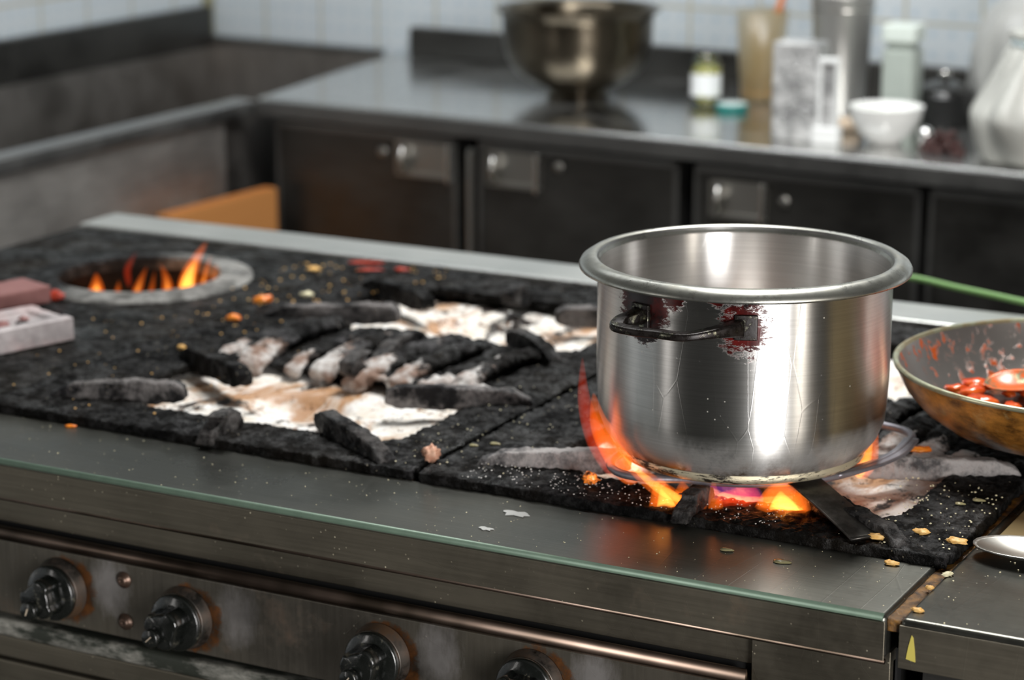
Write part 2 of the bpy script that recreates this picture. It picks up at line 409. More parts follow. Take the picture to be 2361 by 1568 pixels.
t = thing('cupboard_post', 'narrow bright steel upright between the first and second back cupboards', 'post', tuple(CW(.487, .03, .05)), AR)
b = nb(); sweep(b, [CW(.4875, .03, .1), CW(.4875, .03, .778), CW(.4875, .034, .785)], rrect(.014, .01, .003), up=Vector((0, 1, 0))); obj('upright', b, M['chrome'], t)
b = nb(); box(b, (.477, .022, .05), (.498, .043, .1)); b.transform(CM); obj('foot', b, M['dull_steel'], t)

# ------------------------------------------------------------------ sink on the left wall
t = thing('steel_sink', 'deep steel trough sink in the corner along the left wall', 'sink', (-2.95, 3.5, .0))
YA, YB = 1.6, 4.60
b = nb(); box(b, (-2.672, YA, .812), (-2.628, 3.875, .846)); obj('front_rim', b, M['rimedge'], t, bevel=.007)
b = nb()
prism(b, [(-3.24, YA), (-2.66, YA), (-2.66, 3.86), (-2.79, 4.56), (-3.24, 4.60)], .56, .575)
prism(b, [(-2.672, YA), (-2.66, YA), (-2.66, 3.87), (-2.672, 3.87)], .575, .83)
prism(b, [(-2.672, 3.86), (-2.66, 3.86), (-2.785, 4.56), (-2.797, 4.56)], .575, .825)
obj('basin', b, M['sink'], t)
b = nb(); prism(b, [(-3.24, 4.588), (-2.73, 4.548), (-2.73, 4.56), (-3.24, 4.60)], .57, .846); obj('basin_back', b, M['sink'], t)
b = nb(); box(b, (-3.245, YA, .57), (-3.215, 4.60, .835)); obj('basin_side', b, M['sink'], t)
b = nb(); box(b, (-3.258, YA, .835), (-3.228, 4.60, .93)); obj('backsplash', b, M['dark_steel'], t, bevel=.004)
b = nb(); prism(b, [(-3.24, 4.585), (-2.74, 4.545), (-2.74, 4.575), (-3.24, 4.612)], .846, .86); obj('back_rim', b, M['edge'], t, bevel=.003)
b = nb(); box(b, (-2.668, YA, .12), (-2.645, 3.80, .812)); obj('apron', b, M['apron'], t, bevel=.003)
for y in (1.7, 3.7):
    b = nb(); box(b, (-2.70, y, 0), (-2.66, y + .04, .13)); obj('leg', b, M['dull_steel'], t)
    b = nb(); box(b, (-3.2, y, 0), (-3.16, y + .04, .57)); obj('leg', b, M['dull_steel'], t)

m = Mat('brown_cardboard'); w = m.noise(4, 4, .5, m.coord((1, 1, 30))); m.set(Base_Color=m.mix(w, (.5, .2, .05), (.62, .27, .08)), Roughness=.8); M['card'] = m.m
t = thing('cardboard_box', 'orange-brown cardboard box standing between the sink and first cupboard', 'box', (-2.59, 3.68, 0))
b = nb()
KM = Matrix.Translation((-2.553, 3.84, 0)) @ Matrix.Rotation(R(-3.7), 4, 'Z')
for p, q in (((-.03, -.335, 0), (-.027, 0, .677)), ((-.003, -.335, 0), (0, 0, .677)), ((-.03, -.335, 0), (0, -.332, .677)), ((-.03, -.003, 0), (0, 0, .677)), ((-.03, -.335, 0), (0, 0, .004))): box(b, p, q, M=KM)
obj('box_walls', b, M['card'], t)
b = nb(); box(b, (-.026, -.33, .655), (-.004, -.004, .659), M=KM); obj('folded_flap', b, M['card'], t)

# ------------------------------------------------------------------ stove
L, T = .85, .86
YF, YG, YR, YB2 = 1.724, 1.855, 2.655, 2.74
XL, XA, XS, XE, XG = -2.108, -1.615, -1.085, -.553, -.565
st = thing('commercial_gas_stove', 'large greasy steel gas range filling the foreground, with black cast iron top', 'stove', ((XL + XE) / 2, 2.2, 0))
b = nb(); box(b, (XL, YF, .811), (XG, YG + .004, L)); led = obj('front_ledge', b, M['ledge'], st, bevel=.005)
b = nb(); box(b, (XL - .0, YF - .0012, .8105), (XG - .0005, YF + .001, .8445)); obj('fascia', b, M['fascia'], st, bevel=.0008)
m = Mat('mottled_green_edge'); m.set(Base_Color=m.mix(m.noise(60), (.07, .11, .08), (.13, .19, .14)), Metallic=.3, Roughness=.5); M['green_edge'] = m.m  # mottled green colour for the strip along the rounded ledge edge
b = nb(); sweep(b, [(XL, YF + .0022, L - .0022), (XG - .003, YF + .0022, L - .0022)], circ(.0034, 12)); obj('edge_strip', b, M['green_edge'], st, smooth=True)
m = Mat('copper_tinted_lip'); m.set(Base_Color=m.mix(m.ramp(m.noise(7, 3), (.4, 0), (.6, 1)), (.05, .038, .028), (.17, .125, .1)), Metallic=1, Roughness=.36); M['lip'] = m.m
b = nb(); sweep(b, [(XL, YF + .0008, .8102), (XG, YF + .0008, .8102)], circ(.0024, 10)); obj('lower_lip', b, M['lip'], st, smooth=True)
b = nb(); box(b, (XL, YF + .030, .773), (-.692, YF + .036, .8105)); obj('upper_band', b, M['fascia'], st, bevel=.001)
b = nb(); sweep(b, [(XL, YF + .0185, .7665), (-.692, YF + .0185, .7665)], [(-.0, .0065), (.002, .0062), (.0058, .002), (.0058, -.0045), (.003, -.0065), (-.004, -.0065)], up=Vector((0, 0, 1))); obj('rail', b, M['lip'], st, smooth=True)
pan = nb(); box(pan, (XL, YF + .011, .683), (-.692, YF + .03, .7605)); cp = obj('control_panel', pan, M['panel'], st, bevel=.001)
b = nb(); box(b, (-.69, YF + .022, .1), (XG - .002, YF + .04, .8105)); obj('end_panel', b, M['fascia'], st, bevel=.001)
m = Mat('whitish_crusted_rail'); n_ = m.noise(7, 8, .7, m.coord((1, 3, 3))); m.set(Base_Color=m.mix(m.ramp(n_, (.48, 0), (.62, 1)), (.03, .034, .026), (.36, .35, .31)), Roughness=.55, Metallic=.3); m.bump(m.noise(90), .5, .002); M['wrail'] = m.m
b = nb(); box(b, (XL, YF + .006, .658), (-.692, YF + .03, .677)); obj('lower_rail', b, M['wrail'], st, bevel=.006)
b = nb(); box(b, (XL, YF + .012, .634), (-.692, YF + .03, .657)); box(b, (XL, YF + .012, .1), (-.692, YF + .03, .630)); obj('lower_front', b, M['fascia'], st, bevel=.002)
b = nb(); box(b, (XL, YR - .003, .82), (XE, YB2, T + .002)); obj('rear_strip', b, M['strip'], st, bevel=.003)
b = nb(); box(b, (XL, YF + .03, .1), (XL + .01, YB2, .845)); box(b, (XG - .012, YF + .03, .1), (XG - .002, YB2, .80)); box(b, (XL, YB2 - .01, .1), (XG, YB2, .82)); obj('side_panel', b, M['dark_steel'], st)
b = nb(); box(b, (XL + .01, YG + .01, .60), (XG - .01, YB2 - .02, .61)); box(b, (XL, YF + .035, .60), (XG, YF + .045, .81)); obj('inner_frame', b, M['black'], st)
for x in (XL + .05, -.72):
    for y in (YF + .08, YB2 - .08):
        b = nb(); lathe(b, [(0, 0), (.02, 0), (.02, .1), (0, .1)], (x, y, 0), 16); obj('foot', b, M['dull_steel'], st)

# screws
m = Mat('rusty_screw'); m.set(Base_Color=m.mix(m.noise(200), (.07, .06, .05), (.14, .075, .05)), Metallic=.7, Roughness=.35); M['screw'] = m.m
for z in (.744, .7005):
    b = nb(); lathe(b, [(.0085, 0), (.0085, .0012), (.0062, .0016), (.0058, .004), (.0035, .0056), (.0018, .006), (.0014, .0045), (0, .0045)], seg=24, M=Matrix.Translation((-1.344, YF + .011, z)) @ Matrix.Rotation(R(90), 4, 'X'))
    obj('screw', b, M['screw'], st, smooth=True)

# knobs
def bake():
    m = Mat('grimy_black_bakelite'); a = m.noise(70, 7, .7)
    c = m.mix(m.ramp(a, (.6, 0), (.7, .8)), (.006, .007, .006), (.16, .15, .11))
    m.set(Base_Color=c, Roughness=m.ramp(a, (.4, .12), (.7, .5))); m.b.inputs['Coat Weight'].default_value = .4; m.bump(a, .2, .001); return m.m
M['bake'] = bake()
m = Mat('rusted_bezel'); a = m.noise(18, 8, .7, m.coord((1, 1, 1), (1.3, .4, 0))); m.set(Base_Color=m.mix(m.ramp(a, (.35, 0), (.6, 1)), (.10, .1, .095), (.06, .035, .02)), Metallic=m.ramp(a, (.42, 1), (.6, 0)), Roughness=.4); m.bump(a, .4, .001); M['rust'] = m.m
m = Mat('worn_pointer_mark'); m.set(Base_Color=m.mix(m.noise(90), (.5, .42, .32), (.25, .2, .15)), Roughness=.5); M['mark'] = m.m
def make_knob(x, z, turn):
    MX = Matrix.Translation((x, YF + .011, z)) @ Matrix.Rotation(R(90), 4, 'X')    # local +z points out of the panel
    b = nb(); lathe(b, [(0, 0), (.0318, 0), (.0318, .0012), (.0305, .0035), (.0285, .011), (.027, .012), (0, .012)], seg=64, M=MX)
    bz = obj('knob_bezel', b, M['rust'], st, smooth=True, autos=1)
    b = nb()
    lathe(b, [(0, .0115), (.0275, .0115), (.0285, .013), (.0285, .0175), (.0265, .0195), (.022, .0205), (.019, .022), (0, .022)], seg=64, M=MX)
    # fluted grip
    def wob(a, z): q = math.cos(3.0 * a) ; return 1 + .15 * math.copysign(abs(q) ** .3, q)
    T2 = MX @ Matrix.Rotation(turn, 4, 'Z')
    lathe(b, [(0, .021), (.0185, .021), (.0182, .037), (.0172, .0400), (.015, .0415), (0, .0415)], seg=72, M=T2, wob=wob)
    kn = obj('knob', b, M['bake'], st, smooth=True, autos=1)
    b = nb(); lathe(b, [(0, .0405), (.0095, .0405), (.0095, .048), (.008, .050), (0, .050)], (-.010, 0, 0), 32, M=T2)
    obj('knob_boss', b, M['bake'], kn, smooth=True, autos=1)
    b = nb(); sweep(b, [T2 @ Vector((-.014, 0, .0499)), T2 @ Vector((-.006, 0, .0502))], rrect(.003, .001, .0004)); obj('pointer', b, M['mark'], kn)
for x, z, tn in KNOBS:
    make_knob(x, z, tn)

# enamel drip trays just under the grates
def drip_tray(cx, cy):
    b = nb(); n = 56; hx, hy = .245, .19
    g = [[None] * (n + 1) for _ in range(n + 1)]
    for i in range(n + 1):
        for j in range(n + 1):
            x = -1 + 2 * i / n; y = -1 + 2 * j / n; rr = (x * x + y * y) ** .5
            z = .8445 - .010 * max(0, 1 - rr * 1.1) - .022 * max(0, 1 - rr / .25) ** .5 + .0022 * noise.fractal(Vector((x * 7 + cx * 9, y * 6 + cy, 0)), .8, 2, 4)
            g[i][j] = b.verts.new((cx + x * hx, cy + y * hy, z))
    for i in range(n):
        for j in range(n): b.faces.new((g[i][j], g[i + 1][j], g[i + 1][j + 1], g[i][j + 1]))
    o = obj('drip_tray', b, M['tray'], st, smooth=True)
    s = o.modifiers.new('thick', 'SOLIDIFY'); s.thickness = .002; s.offset = -1
    return o
for cx in (-1.345, -.815):
    for cy in (2.055, 2.45): drip_tray(cx, cy)

# burner heads with their rings of holes
def burner(cx, cy, z=.835):
    b = nb(); lathe(b, [(0, -.03), (.030, -.03), (.034, -.012), (.056, -.008), (.058, .0), (.052, .006), (.03, .009), (.012, .006), (0, .006)], (cx, cy, z), 48)
    return obj('burner_head', b, M['iron_arm'], st, smooth=True)
burner(-.805, 2.05, .846)

# ------------------------------------------------------------------ cast iron grates
def grate(x0, x1, bx, name_label, seedoff=0):
    t = thing('cast_iron_grate', name_label, 'grate', ((x0 + x1) / 2, (YG + YR) / 2, L), 0)
    z0, z1 = L - .002, T - .0005
    e = .0035
    y1, y2, y3, y4 = 1.925, 2.145, 2.325, 2.545           # the two openings
    l, r = bx - .185, bx + .175
    b = nb()
    box(b, (x0 + e, YG, z0), (x1 - e, y1, z1)); box(b, (x0 + e, y4, z0), (x1 - e, YR - .006, z1))
    box(b, (x0 + e, y1 - .01, z0), (l, y4 + .01, z1)); box(b, (r, y1 - .01, z0), (x1 - e, y4 + .01, z1))
    for (a, c, sy) in ((y1, y2, 1), (y3, y4, 1)):
        for X, sx in ((l, 1), (r, -1)):
            for Y, sg in ((a, 1), (c, -1)):
                s_ = .055 if sx > 0 else .02
                prism(b, [(X - sx * .01, Y - sg * .01), (X + sx * s_, Y - sg * .01), (X + sx * s_, Y), (X, Y + sg * s_), (X - sx * .01, Y + sg * s_)], z0, z1)
    box(b, (l - .01, y2, z0), (r + .01, y3, z1 - .004))
    o = obj('grate_plate', b, M['iron'], t); crust(o, .003, .006, .024, .005, .006)
    # slanting ribs over the middle bar
    ribs = nb(); rg_ = random.Random(int(-bx * 100))
    x = l + .004
    while x < r - .03:
        rr = rg_.uniform(.010, .018); hh = rg_.uniform(-.004, .006); dx = rg_.uniform(-.004, .02); ln = rg_.uniform(-.03, .0)
        pts = [(x, y2 - .010 + rg_.uniform(-.012, .008), z1 - .012), (x + dx * .3, y2 + .022, z1 + hh - .002), (x + dx, (y2 + y3) / 2 + .02, z1 + hh + .003), (x + dx * 1.3, y3 - .01 + ln, z1 - .001), (x + dx * 1.4, y3 + .008, z1 - .010)]
        sweep(ribs, smooth_path(pts, 5), circ(rr, 10, .62)); x += rr * 2 + rg_.uniform(.004, .02)
    for _ in range(26):
        x = rg_.uniform(l, r); y = y2 - .004 + rg_.random() ** 2 * .1
        v = bmesh.ops.create_icosphere(ribs, subdivisions=1, radius=rg_.uniform(.006, .013))['verts']
        bmesh.ops.transform(ribs, matrix=Matrix.Translation((x, y, z1 - .003)) @ Matrix.Diagonal((1.4, 1, .6, 1)), verts=v)
    o = obj('middle_ribs', ribs, M['iron_rib'], t, smooth=False)
    # the object's origin sits at the front end of the ribs so the ash patch follows it
    d = Vector((0, y2 - t.location.y, 0)); o.data.transform(Matrix.Translation(-d)); o.location = d
    crust(o, .0026, .009, .028, .006, .008)
    # six pot-support fingers to each burner: upright blades cast into the plate
    def finger(cx, cy, ang, r_in, r_out, mat, h=.024, w=.009):
        b = nb(); a = R(ang)
        h = .021 if bx > -1 and cy < 2.1 else h
        prof = [(r_out + .012, T - .006), (r_out + .006, T + .004), (r_out - .016, T + h * .62), (r_in + .05, T + h * .84), (r_in + .012, T + h * .86), (r_in, T + h * .62), (r_in - .001, T + .002), (r_in + .012, T - .003), (r_out - .02, T - .009)]
        Mx = Matrix.Translation((cx, cy, 0)) @ Matrix.Rotation(a, 4, 'Z') @ Matrix.Rotation(R(90), 4, 'X')
        prism(b, prof, -w, w, M=Mx)
        o = obj('grate_finger', b, mat, t); crust(o, .0021, .005, .016, .003, .005)
        sm = o.modifiers.new('soften', 'SMOOTH'); sm.factor = .5; sm.iterations = 2
        return o
    for cy in (1.99, 2.39):
        for ang, ri, ro in ((198, .105, .245), (150, .085, .235), (90, .11, .16), (30, .11, .26), (-31, .095, .232), (-90, .082, .134)):
            if cy > 2.2 and ang == 198: ri, ro = .08, .24
            if cy > 2.2 and ang in (-31, -90): ri, ro = .11, .2
            if cy < 2.1 and ang == 90: ri = .13
            hot = (cy < 2 and bx > -1)
            finger(bx, cy, ang, ri, ro, M['iron_hot'] if (hot and ang in (198, 30)) else (M['iron_arm'] if ang in (198, 30) else M['iron_mid'] if ang in (-31, -90, 90) else M['iron']))
    return t
grate(XA, XS, -1.325, 'crusted black cast iron grate with white tray showing through, left of the pot')
grate(XS, XE, -.803, 'black cast iron grate directly under the large pot')

# ------------------------------------------------------------------ wok plate at the far left
RX, RY = -1.822, 2.413
t = thing('wok_burner_plate', 'flat black iron plate with a round burning wok hole, left end of stove', 'hob plate', ((XL + XA) / 2, 2.25, L))
b = nb(); n = 96
def ringpts(r): return [(RX + r * math.cos(2 * math.pi * i / n), RY + r * math.sin(2 * math.pi * i / n)) for i in range(n)]
def rectpt(i):
    a = 2 * math.pi * i / n; c, s_ = math.cos(a), math.sin(a); best = 1e9
    for lim, comp, org in ((XL + .002, c, RX), (XA - .002, c, RX), (YG, s_, RY), (YR - .006, s_, RY)):
        if abs(comp) > 1e-6:
            k = (lim - org) / comp
            if k > 0: best = min(best, k)
    return (RX + c * best, RY + s_ * best)
inner = ringpts(.128); outer = [rectpt(i) for i in range(n)]
# insert the true corners by snapping the nearest outer point
for cx, cy in ((XL + .002, YG), (XA - .002, YG), (XL + .002, YR - .006), (XA - .002, YR - .006)):
    k = min(range(n), key=lambda i: (outer[i][0] - cx) ** 2 + (outer[i][1] - cy) ** 2); outer[k] = (cx, cy)
rows = []
for z in (L - .004, T - .001):
    rows.append(([b.verts.new((x, y, z)) for x, y in inner], [b.verts.new((x, y, z)) for x, y in outer]))
(li, lo), (hi, ho) = rows
for i in range(n):
    j = (i + 1) % n
    b.faces.new((hi[i], hi[j], ho[j], ho[i])); b.faces.new((li[i], lo[i], lo[j], li[j]))
    b.faces.new((li[i], li[j], hi[j], hi[i])); b.faces.new((lo[i], ho[i], ho[j], lo[j]))
o = obj('plate', b, M['plate'], t); crust(o, .0036, .003, .05, .0015, .01)
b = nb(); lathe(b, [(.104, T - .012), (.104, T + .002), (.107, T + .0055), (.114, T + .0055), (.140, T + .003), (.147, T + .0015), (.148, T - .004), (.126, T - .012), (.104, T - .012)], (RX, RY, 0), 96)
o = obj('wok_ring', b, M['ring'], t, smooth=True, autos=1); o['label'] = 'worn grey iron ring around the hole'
b = nb(); lathe(b, [(.125, T - .006), (.120, .80), (.10, .765), (0, .765)], (RX, RY, 0), 64)
m = Mat('sooty_fire_chamber'); m.set(Base_Color=m.mix(m.ramp(m.noise(12, 6), (.5, 0), (.7, 1)), (.003, .0025, .0035), (.04, .022, .02)), Roughness=.8); M['soot'] = m.m
o = obj('fire_chamber', b, M['soot'], t, smooth=True); s_ = o.modifiers.new('thick', 'SOLIDIFY'); s_.thickness = .003; s_.offset = 1
b = nb(); lathe(b, [(0, 0), (.05, 0), (.052, .012), (.03, .02), (0, .02)], (RX, RY, .768), 40); obj('wok_burner_head', b, M['iron'], t, smooth=True)

# ------------------------------------------------------------------ flames
def flame_mat(name, col, strength):
    m = bpy.data.materials.new(name); m.use_nodes = True; nt = m.node_tree; nt.nodes.clear()
    o = nt.nodes.new('ShaderNodeOutputMaterial'); e = nt.nodes.new('ShaderNodeEmission')
    e.inputs[0].default_value = (*col, 1); e.inputs[1].default_value = strength
    nt.links.new(e.outputs[0], o.inputs['Volume']); return m
FO = flame_mat('flame_orange', (1, .16, .012), 75)
FY = flame_mat('flame_yellow', (1, .5, .08), 170)
FR = flame_mat('flame_red', (1, .06, .01), 38)
FB = flame_mat('flame_violet', (.35, .06, .45), 16)

def flame(path, w, label, mat=None, core=None, group=None, flat=.5, prof=None):
    """a tongue of fire: a closed tapering body around a bent line, with a brighter core"""
    p = smooth_path(path, 8); n = len(p)
    base = Vector(path[0])
    def body(k, a0, a1, name, mt, parent):
        b = nb(); q = p[int(a0 * (n - 1)):int(a1 * (n - 1)) + 1]; N = len(q); sc = []
        for i in range(N):
            s_ = i / (N - 1); v = (math.sin(math.pi * (s_ ** .62) * .97 + .03) ** .9) * (1 - .25 * s_)
            sc.append(max(.02, v))
        sweep(b, q, circ(w * k, 12, flat), up=VIEWISH, scales=sc)
        o = obj(name, b, mt, parent, smooth=True); return o
    t = thing('flame', label, 'flame', tuple(base), 0, group)
    body(1, 0, 1, 'flame_body', mat or FO, t)
    if core: body(core, .04, .78, 'flame_core', FY, t)
    return t
VIEWISH = Vector((.45, -.89, 0))
AZ = Vector((.885, .466, 0))     # direction running level to the right of the picture
def at(c, du, dv, z): # c + du along the level line, dv away from the viewer
    return Vector((c[0], c[1], 0)) + AZ * du + Vector((-.466, .885, 0)) * dv + Vector((0, 0, z))
WC = (RX, RY)
G1 = 'flames inside the wok hole'
wf = [(-.062, .012, .8, .870, .0, .015, .8, 'stubby bright yellow flame, leftmost in the wok hole'),
      (-.030, .0, .8, .863, .004, .008, .5, 'small orange flame second from the left in the wok hole'),
      (.000, .005, .8, .880, .014, .008, .5, 'slanting orange flame near the middle of the wok hole'),
      (.022, .0, .8, .876, .006, .0055, 0, 'thin dull orange flame at the middle of the wok hole'),
      (-.022, .06, .84, .888, .012, .005, 0, 'detached red lick of flame at the back of the wok hole'),
      (.050, .0, .8, .884, -.01, .010, .5, 'forked orange flame right of the middle of the wok hole'),
      (.078, .0, .8, .914, .026, .0135, .85, 'tallest curved yellow flame rising out of the wok hole'),
      (.100, .0, .8, .896, .012, .008, .5, 'orange flame just right of the tallest one'),
      (.112, .0, .8, .888, .010, .006, .4, 'short orange flame at the right end of the wok hole')]
for du, dv, z0, z1, lean, w, core, lab in wf:
    dv -= .03; h = z1 - z0
    du2 = du * .86
    pts = [at(WC, du2, dv, z0), at(WC, du2 - .002, dv, z0 + h * .45), at(WC, du2 + lean * .35, dv, z0 + h * .75), at(WC, du2 + lean, dv, z1)]
    flame(pts, w, lab, core=core or None, group=G1, flat=.6, mat=FR if 'red' in lab else FO)
point('wok_fire', (RX, RY, .80), .5, (1, .35, .08))

# ------------------------------------------------------------------ the pot
PX, PY, PZ = -.8035, 1.990, .8865
vdir = Vector((-PX, -PY, 0)).normalized()        # towards the camera, level
lft = Vector((vdir.y, -vdir.x, 0))               # picture left (seen from the camera)
if lft.dot(Vector((-.885, -.466, 0))) < 0: lft = -lft
def PP(deg, r, z): # point around the pot, deg measured from the camera-facing line, + to picture right
    a = R(deg); return vdir * (r * math.cos(a)) - lft * (r * math.sin(a)) + Vector((0, 0, z))
RB = .1375
ZT = .186
POT_STAINS = [(PP(0, RB, ZT - .033), .0, .042), (PP(-41, RB, ZT - .024), .014, .044), (PP(-28, RB, ZT - .004), .006, .026), (PP(-10, RB, ZT - .008), .0, .015)]
M['pot'] = pot_mat(); M['pot_in'] = pot_mat(True)
pt = thing('cooking_pot', 'large empty stainless steel pot standing over the flames, scorched around its handle', 'pot', (PX, PY, PZ))
b = nb(); lathe(b, [(.1185, .0095), (.122, .012), (.129, .022), (.1345, .036), (RB - .001, .055), (RB, .08), (RB, ZT - .004)], seg=160)
obj('pot_body', b, M['pot'], pt, local=True, smooth=True)
b = nb(); lathe(b, [(0, .0125), (.115, .0125), (.124, .018), (.130, .032), (RB - .0025, .06), (RB - .0022, ZT - .006), (RB - .001, ZT - .001), (RB + .0005, ZT + .0015)], seg=160)
obj('pot_interior', b, M['pot_in'], pt, local=True, smooth=True)
m = Mat('rim_steel'); a = m.noise(40, 7, .7); m.set(Base_Color=m.mix(m.ramp(a, (.5, 0), (.75, .7)), (.42, .42, .38), (.14, .13, .09)), Metallic=.95, Roughness=m.ramp(a, (.3, .22), (.7, .42))); M['rim'] = m.m
b = nb(); lathe(b, [(RB - .0025, ZT - .004), (RB - .001, ZT - .001), (RB + .0005, ZT + .0015), (RB + .0035, ZT + .0030), (RB + .009, ZT + .0018), (RB + .0155, ZT - .0025), (RB + .0175, ZT - .0062), (RB + .0172, ZT - .0082), (RB + .0155, ZT - .0085), (RB + .009, ZT - .003), (RB + .004, ZT - .0035), (RB + .0004, ZT - .006), (RB - .0025, ZT - .004)], seg=160)
obj('rolled_rim', b, M['rim'], pt, local=True, smooth=True)
m = Mat('burnt_base_disc'); a = m.noise(48, 9, .8, m.coord((1, 1, 5))); c_ = m.noise(6, 4, .6, m.coord((1, 1, 1), (2.3, 0, 0)))
mx = m.math('ADD', m.math('MULTIPLY', a, .7), m.math('MULTIPLY', c_, .35))
m.set(Base_Color=m.mix(m.ramp(mx, (.53, 0), (.56, 1)), m.mix(a, (.5, .42, .26), (.62, .58, .45)), (.015, .01, .006)), Metallic=m.ramp(mx, (.55, .6), (.6, 0)), Roughness=.4); m.bump(a, .4, .001); M['base'] = m.m
b = nb(); lathe(b, [(0, 0), (.114, 0), (.1175, .002), (.1185, .005), (.1185, .009), (.1165, .0108), (.118, .0125)], seg=160)
obj('base_disc', b, M['base'], pt, local=True, smooth=True, autos=1)
m = Mat('charred_handle_steel'); a = m.noise(70, 8, .75); m.set(Base_Color=m.mix(m.ramp(a, (.36, 0), (.47, 1)), (.34, .34, .26), (.012, .009, .008)), Metallic=m.ramp(a, (.42, 1), (.55, .3)), Roughness=m.ramp(a, (.4, .2), (.7, .5))); m.bump(a, .35, .001); M['handle'] = m.m
HZ = ZT - .033
def bracket(deg, sgn, name='bracket'):
    b = nb(); w, hh = .0135, .0115
    seg = []
    dps = [(-.55 * w, .0), (0, 0), (.55 * w, 0)]
    n = 8
    vs = []
    for k, (rr, z0, z1) in enumerate(((RB - .001, -hh, hh), (RB + .0032, -hh, hh))):
        row = []
        for i in range(n + 1):
            d = deg + (i / n - .5) * math.degrees(w * 1.5 / RB)
            row.append((b.verts.new(PP(d, rr, HZ + z0)), b.verts.new(PP(d, rr, HZ + z1))))
        vs.append(row)
    for i in range(n):
        for k in (0, 1): b.faces.new((vs[k][i][0], vs[k][i + 1][0], vs[k][i + 1][1], vs[k][i][1]))
        b.faces.new((vs[0][i][0], vs[1][i][0], vs[1][i + 1][0], vs[0][i + 1][0])); b.faces.new((vs[0][i][1], vs[1][i][1], vs[1][i + 1][1], vs[0][i + 1][1]))
    for i in (0, n): b.faces.new((vs[0][i][0], vs[1][i][0], vs[1][i][1], vs[0][i][1]))
    return b
hnd = nb()
path = [PP(-1.5, RB + .003, HZ), PP(-6, RB + .015, HZ), PP(-12, RB + .028, HZ - .001), PP(-18, RB + .035, HZ - .003), PP(-26, RB + .035, HZ - .003), PP(-33, RB + .039, HZ - .003), PP(-38.5, RB + .040, HZ - .002), PP(-41, RB + .028, HZ), PP(-41.5, RB + .014, HZ), PP(-42, RB + .003, HZ)]
sp = smooth_path(path, 6); N = len(sp); scl = []
for i in range(N):
    f = i / (N - 1); e = min(1, min(f, 1 - f) / .26)
    scl.append((1, 2.3 - 1.3 * (e ** .8)))
sweep(hnd, sp, rrect(.0135, .0068, .0022, 3), scales=scl)
h = obj('handle', hnd, M['handle'], pt, local=True, smooth=True); h['label'] = 'charred bent steel strip handle'
obj('handle_bracket', bracket(1.0, 1), M['handle'], h, local=True, bevel=.001)
obj('handle_bracket', bracket(-41.5, 1), M['handle'], h, local=True, bevel=.001)
# the matching handle on the far side
far = nb(); Mr = Matrix.Rotation(math.pi, 4, 'Z'); sweep(far, sp, rrect(.0105, .0062, .0022, 3), scales=scl); far.transform(Mr)
obj('handle', far, M['handle'], pt, local=True, smooth=True)

# wire trivet under the pot
m = Mat('heat_blued_iron'); a = m.noise(60, 6, .7); m.set(Base_Color=m.mix(a, (.14, .14, .17), (.36, .34, .36)), Metallic=.7, Roughness=.42); m.bump(a, .4, .001); M['blued'] = m.m
TZ = .882
tv = thing('wire_trivet', 'grey iron ring trivet with flat strap handle under the pot', 'trivet', (PX, PY, TZ - .004))
b = nb()
ring = [(-.9027, 1.9523), (-.8996, 1.9052), (-.8785, 1.8795), (-.8478, 1.877), (-.8168, 1.889), (-.76, 1.905), (-.71, 1.945), (-.6833, 1.998), (-.6716, 2.0504), (-.673, 2.1059), (-.6843, 2.1302), (-.7043, 2.1396), (-.735, 2.142), (-.82, 2.125), (-.885, 2.06), (-.90, 2.0)]
sweep(b, smooth_path([(x, y, TZ) for x, y in ring], 5, True), circ(.0043, 12, .9), closed=True); obj('ring_wire', b, M['blued'], tv, smooth=True)
b = nb(); sweep(b, smooth_path([(-.7, 1.965, TZ + .001), (-.680, 2.005, TZ + .001), (-.669, 2.055, TZ + .001), (-.672, 2.105, TZ + .001)], 6), rrect(.015, .004, .0015)); obj('side_strap', b, M['blued'], tv, smooth=True)
m = Mat('dark_strap_steel'); a = m.noise(30, 7, .7, m.coord((1, 1, 1))); m.set(Base_Color=m.mix(m.ramp(a, (.4, 0), (.7, 1)), (.02, .018, .015), (.13, .12, .11)), Metallic=.8, Roughness=.33); m.bump(a, .15, .001); M['strap'] = m.m
b = nb()
sweep(b, smooth_path([(-.765, 1.985, TZ + .0015), (-.713, 1.93, TZ + .0005), (-.67, 1.895, TZ - .008), (-.631, 1.864, TZ - .0185)], 8), rrect(.034, .0026, .001), scales=None); obj('strap_handle', b, M['strap'], tv, smooth=True)

# flames at the pot
G2 = 'flames around the pot base'
PC = (PX, PY)
def F(du, dv, z): return at(PC, du, dv, z)
flame([F(-.118, -.035, .868), F(-.138, -.035, .905), F(-.150, -.035, .945), F(-.152, -.035, .985)], .011, 'tall wavering red flame licking up the left side of the pot', mat=FR, group=G2)
flame([F(-.100, -.05, .868), F(-.118, -.05, .895), F(-.136, -.05, .925), F(-.142, -.05, .955)], .016, 'broad orange flame curling round the lower left of the pot', mat=FO, group=G2)
flame([F(-.06, -.085, .862), F(-.085, -.085, .876), F(-.112, -.08, .90), F(-.128, -.08, .925)], .009, 'bright yellow tongue sweeping out under the left of the pot', mat=FO, core=.6, group=G2)
flame([F(.108, -.03, .866), F(.116, -.03, .885), F(.120, -.03, .905), F(.124, -.03, .925)], .012, 'pointed orange flame standing right of the pot base', mat=FO, core=.45, group=G2)
flame([F(.085, -.04, .87), F(.102, -.04, .89), F(.113, -.04, .905), F(.118, -.04, .918)], .008, 'small orange flame hugging the right edge of the pot', mat=FO, group=G2)
flame([F(-.075, -.09, .842), F(-.076, -.09, .858), F(-.08, -.09, .872), F(-.082, -.09, .886)], .018, 'low yellow flame under the front left of the pot', mat=FO, core=.6, group=G2)
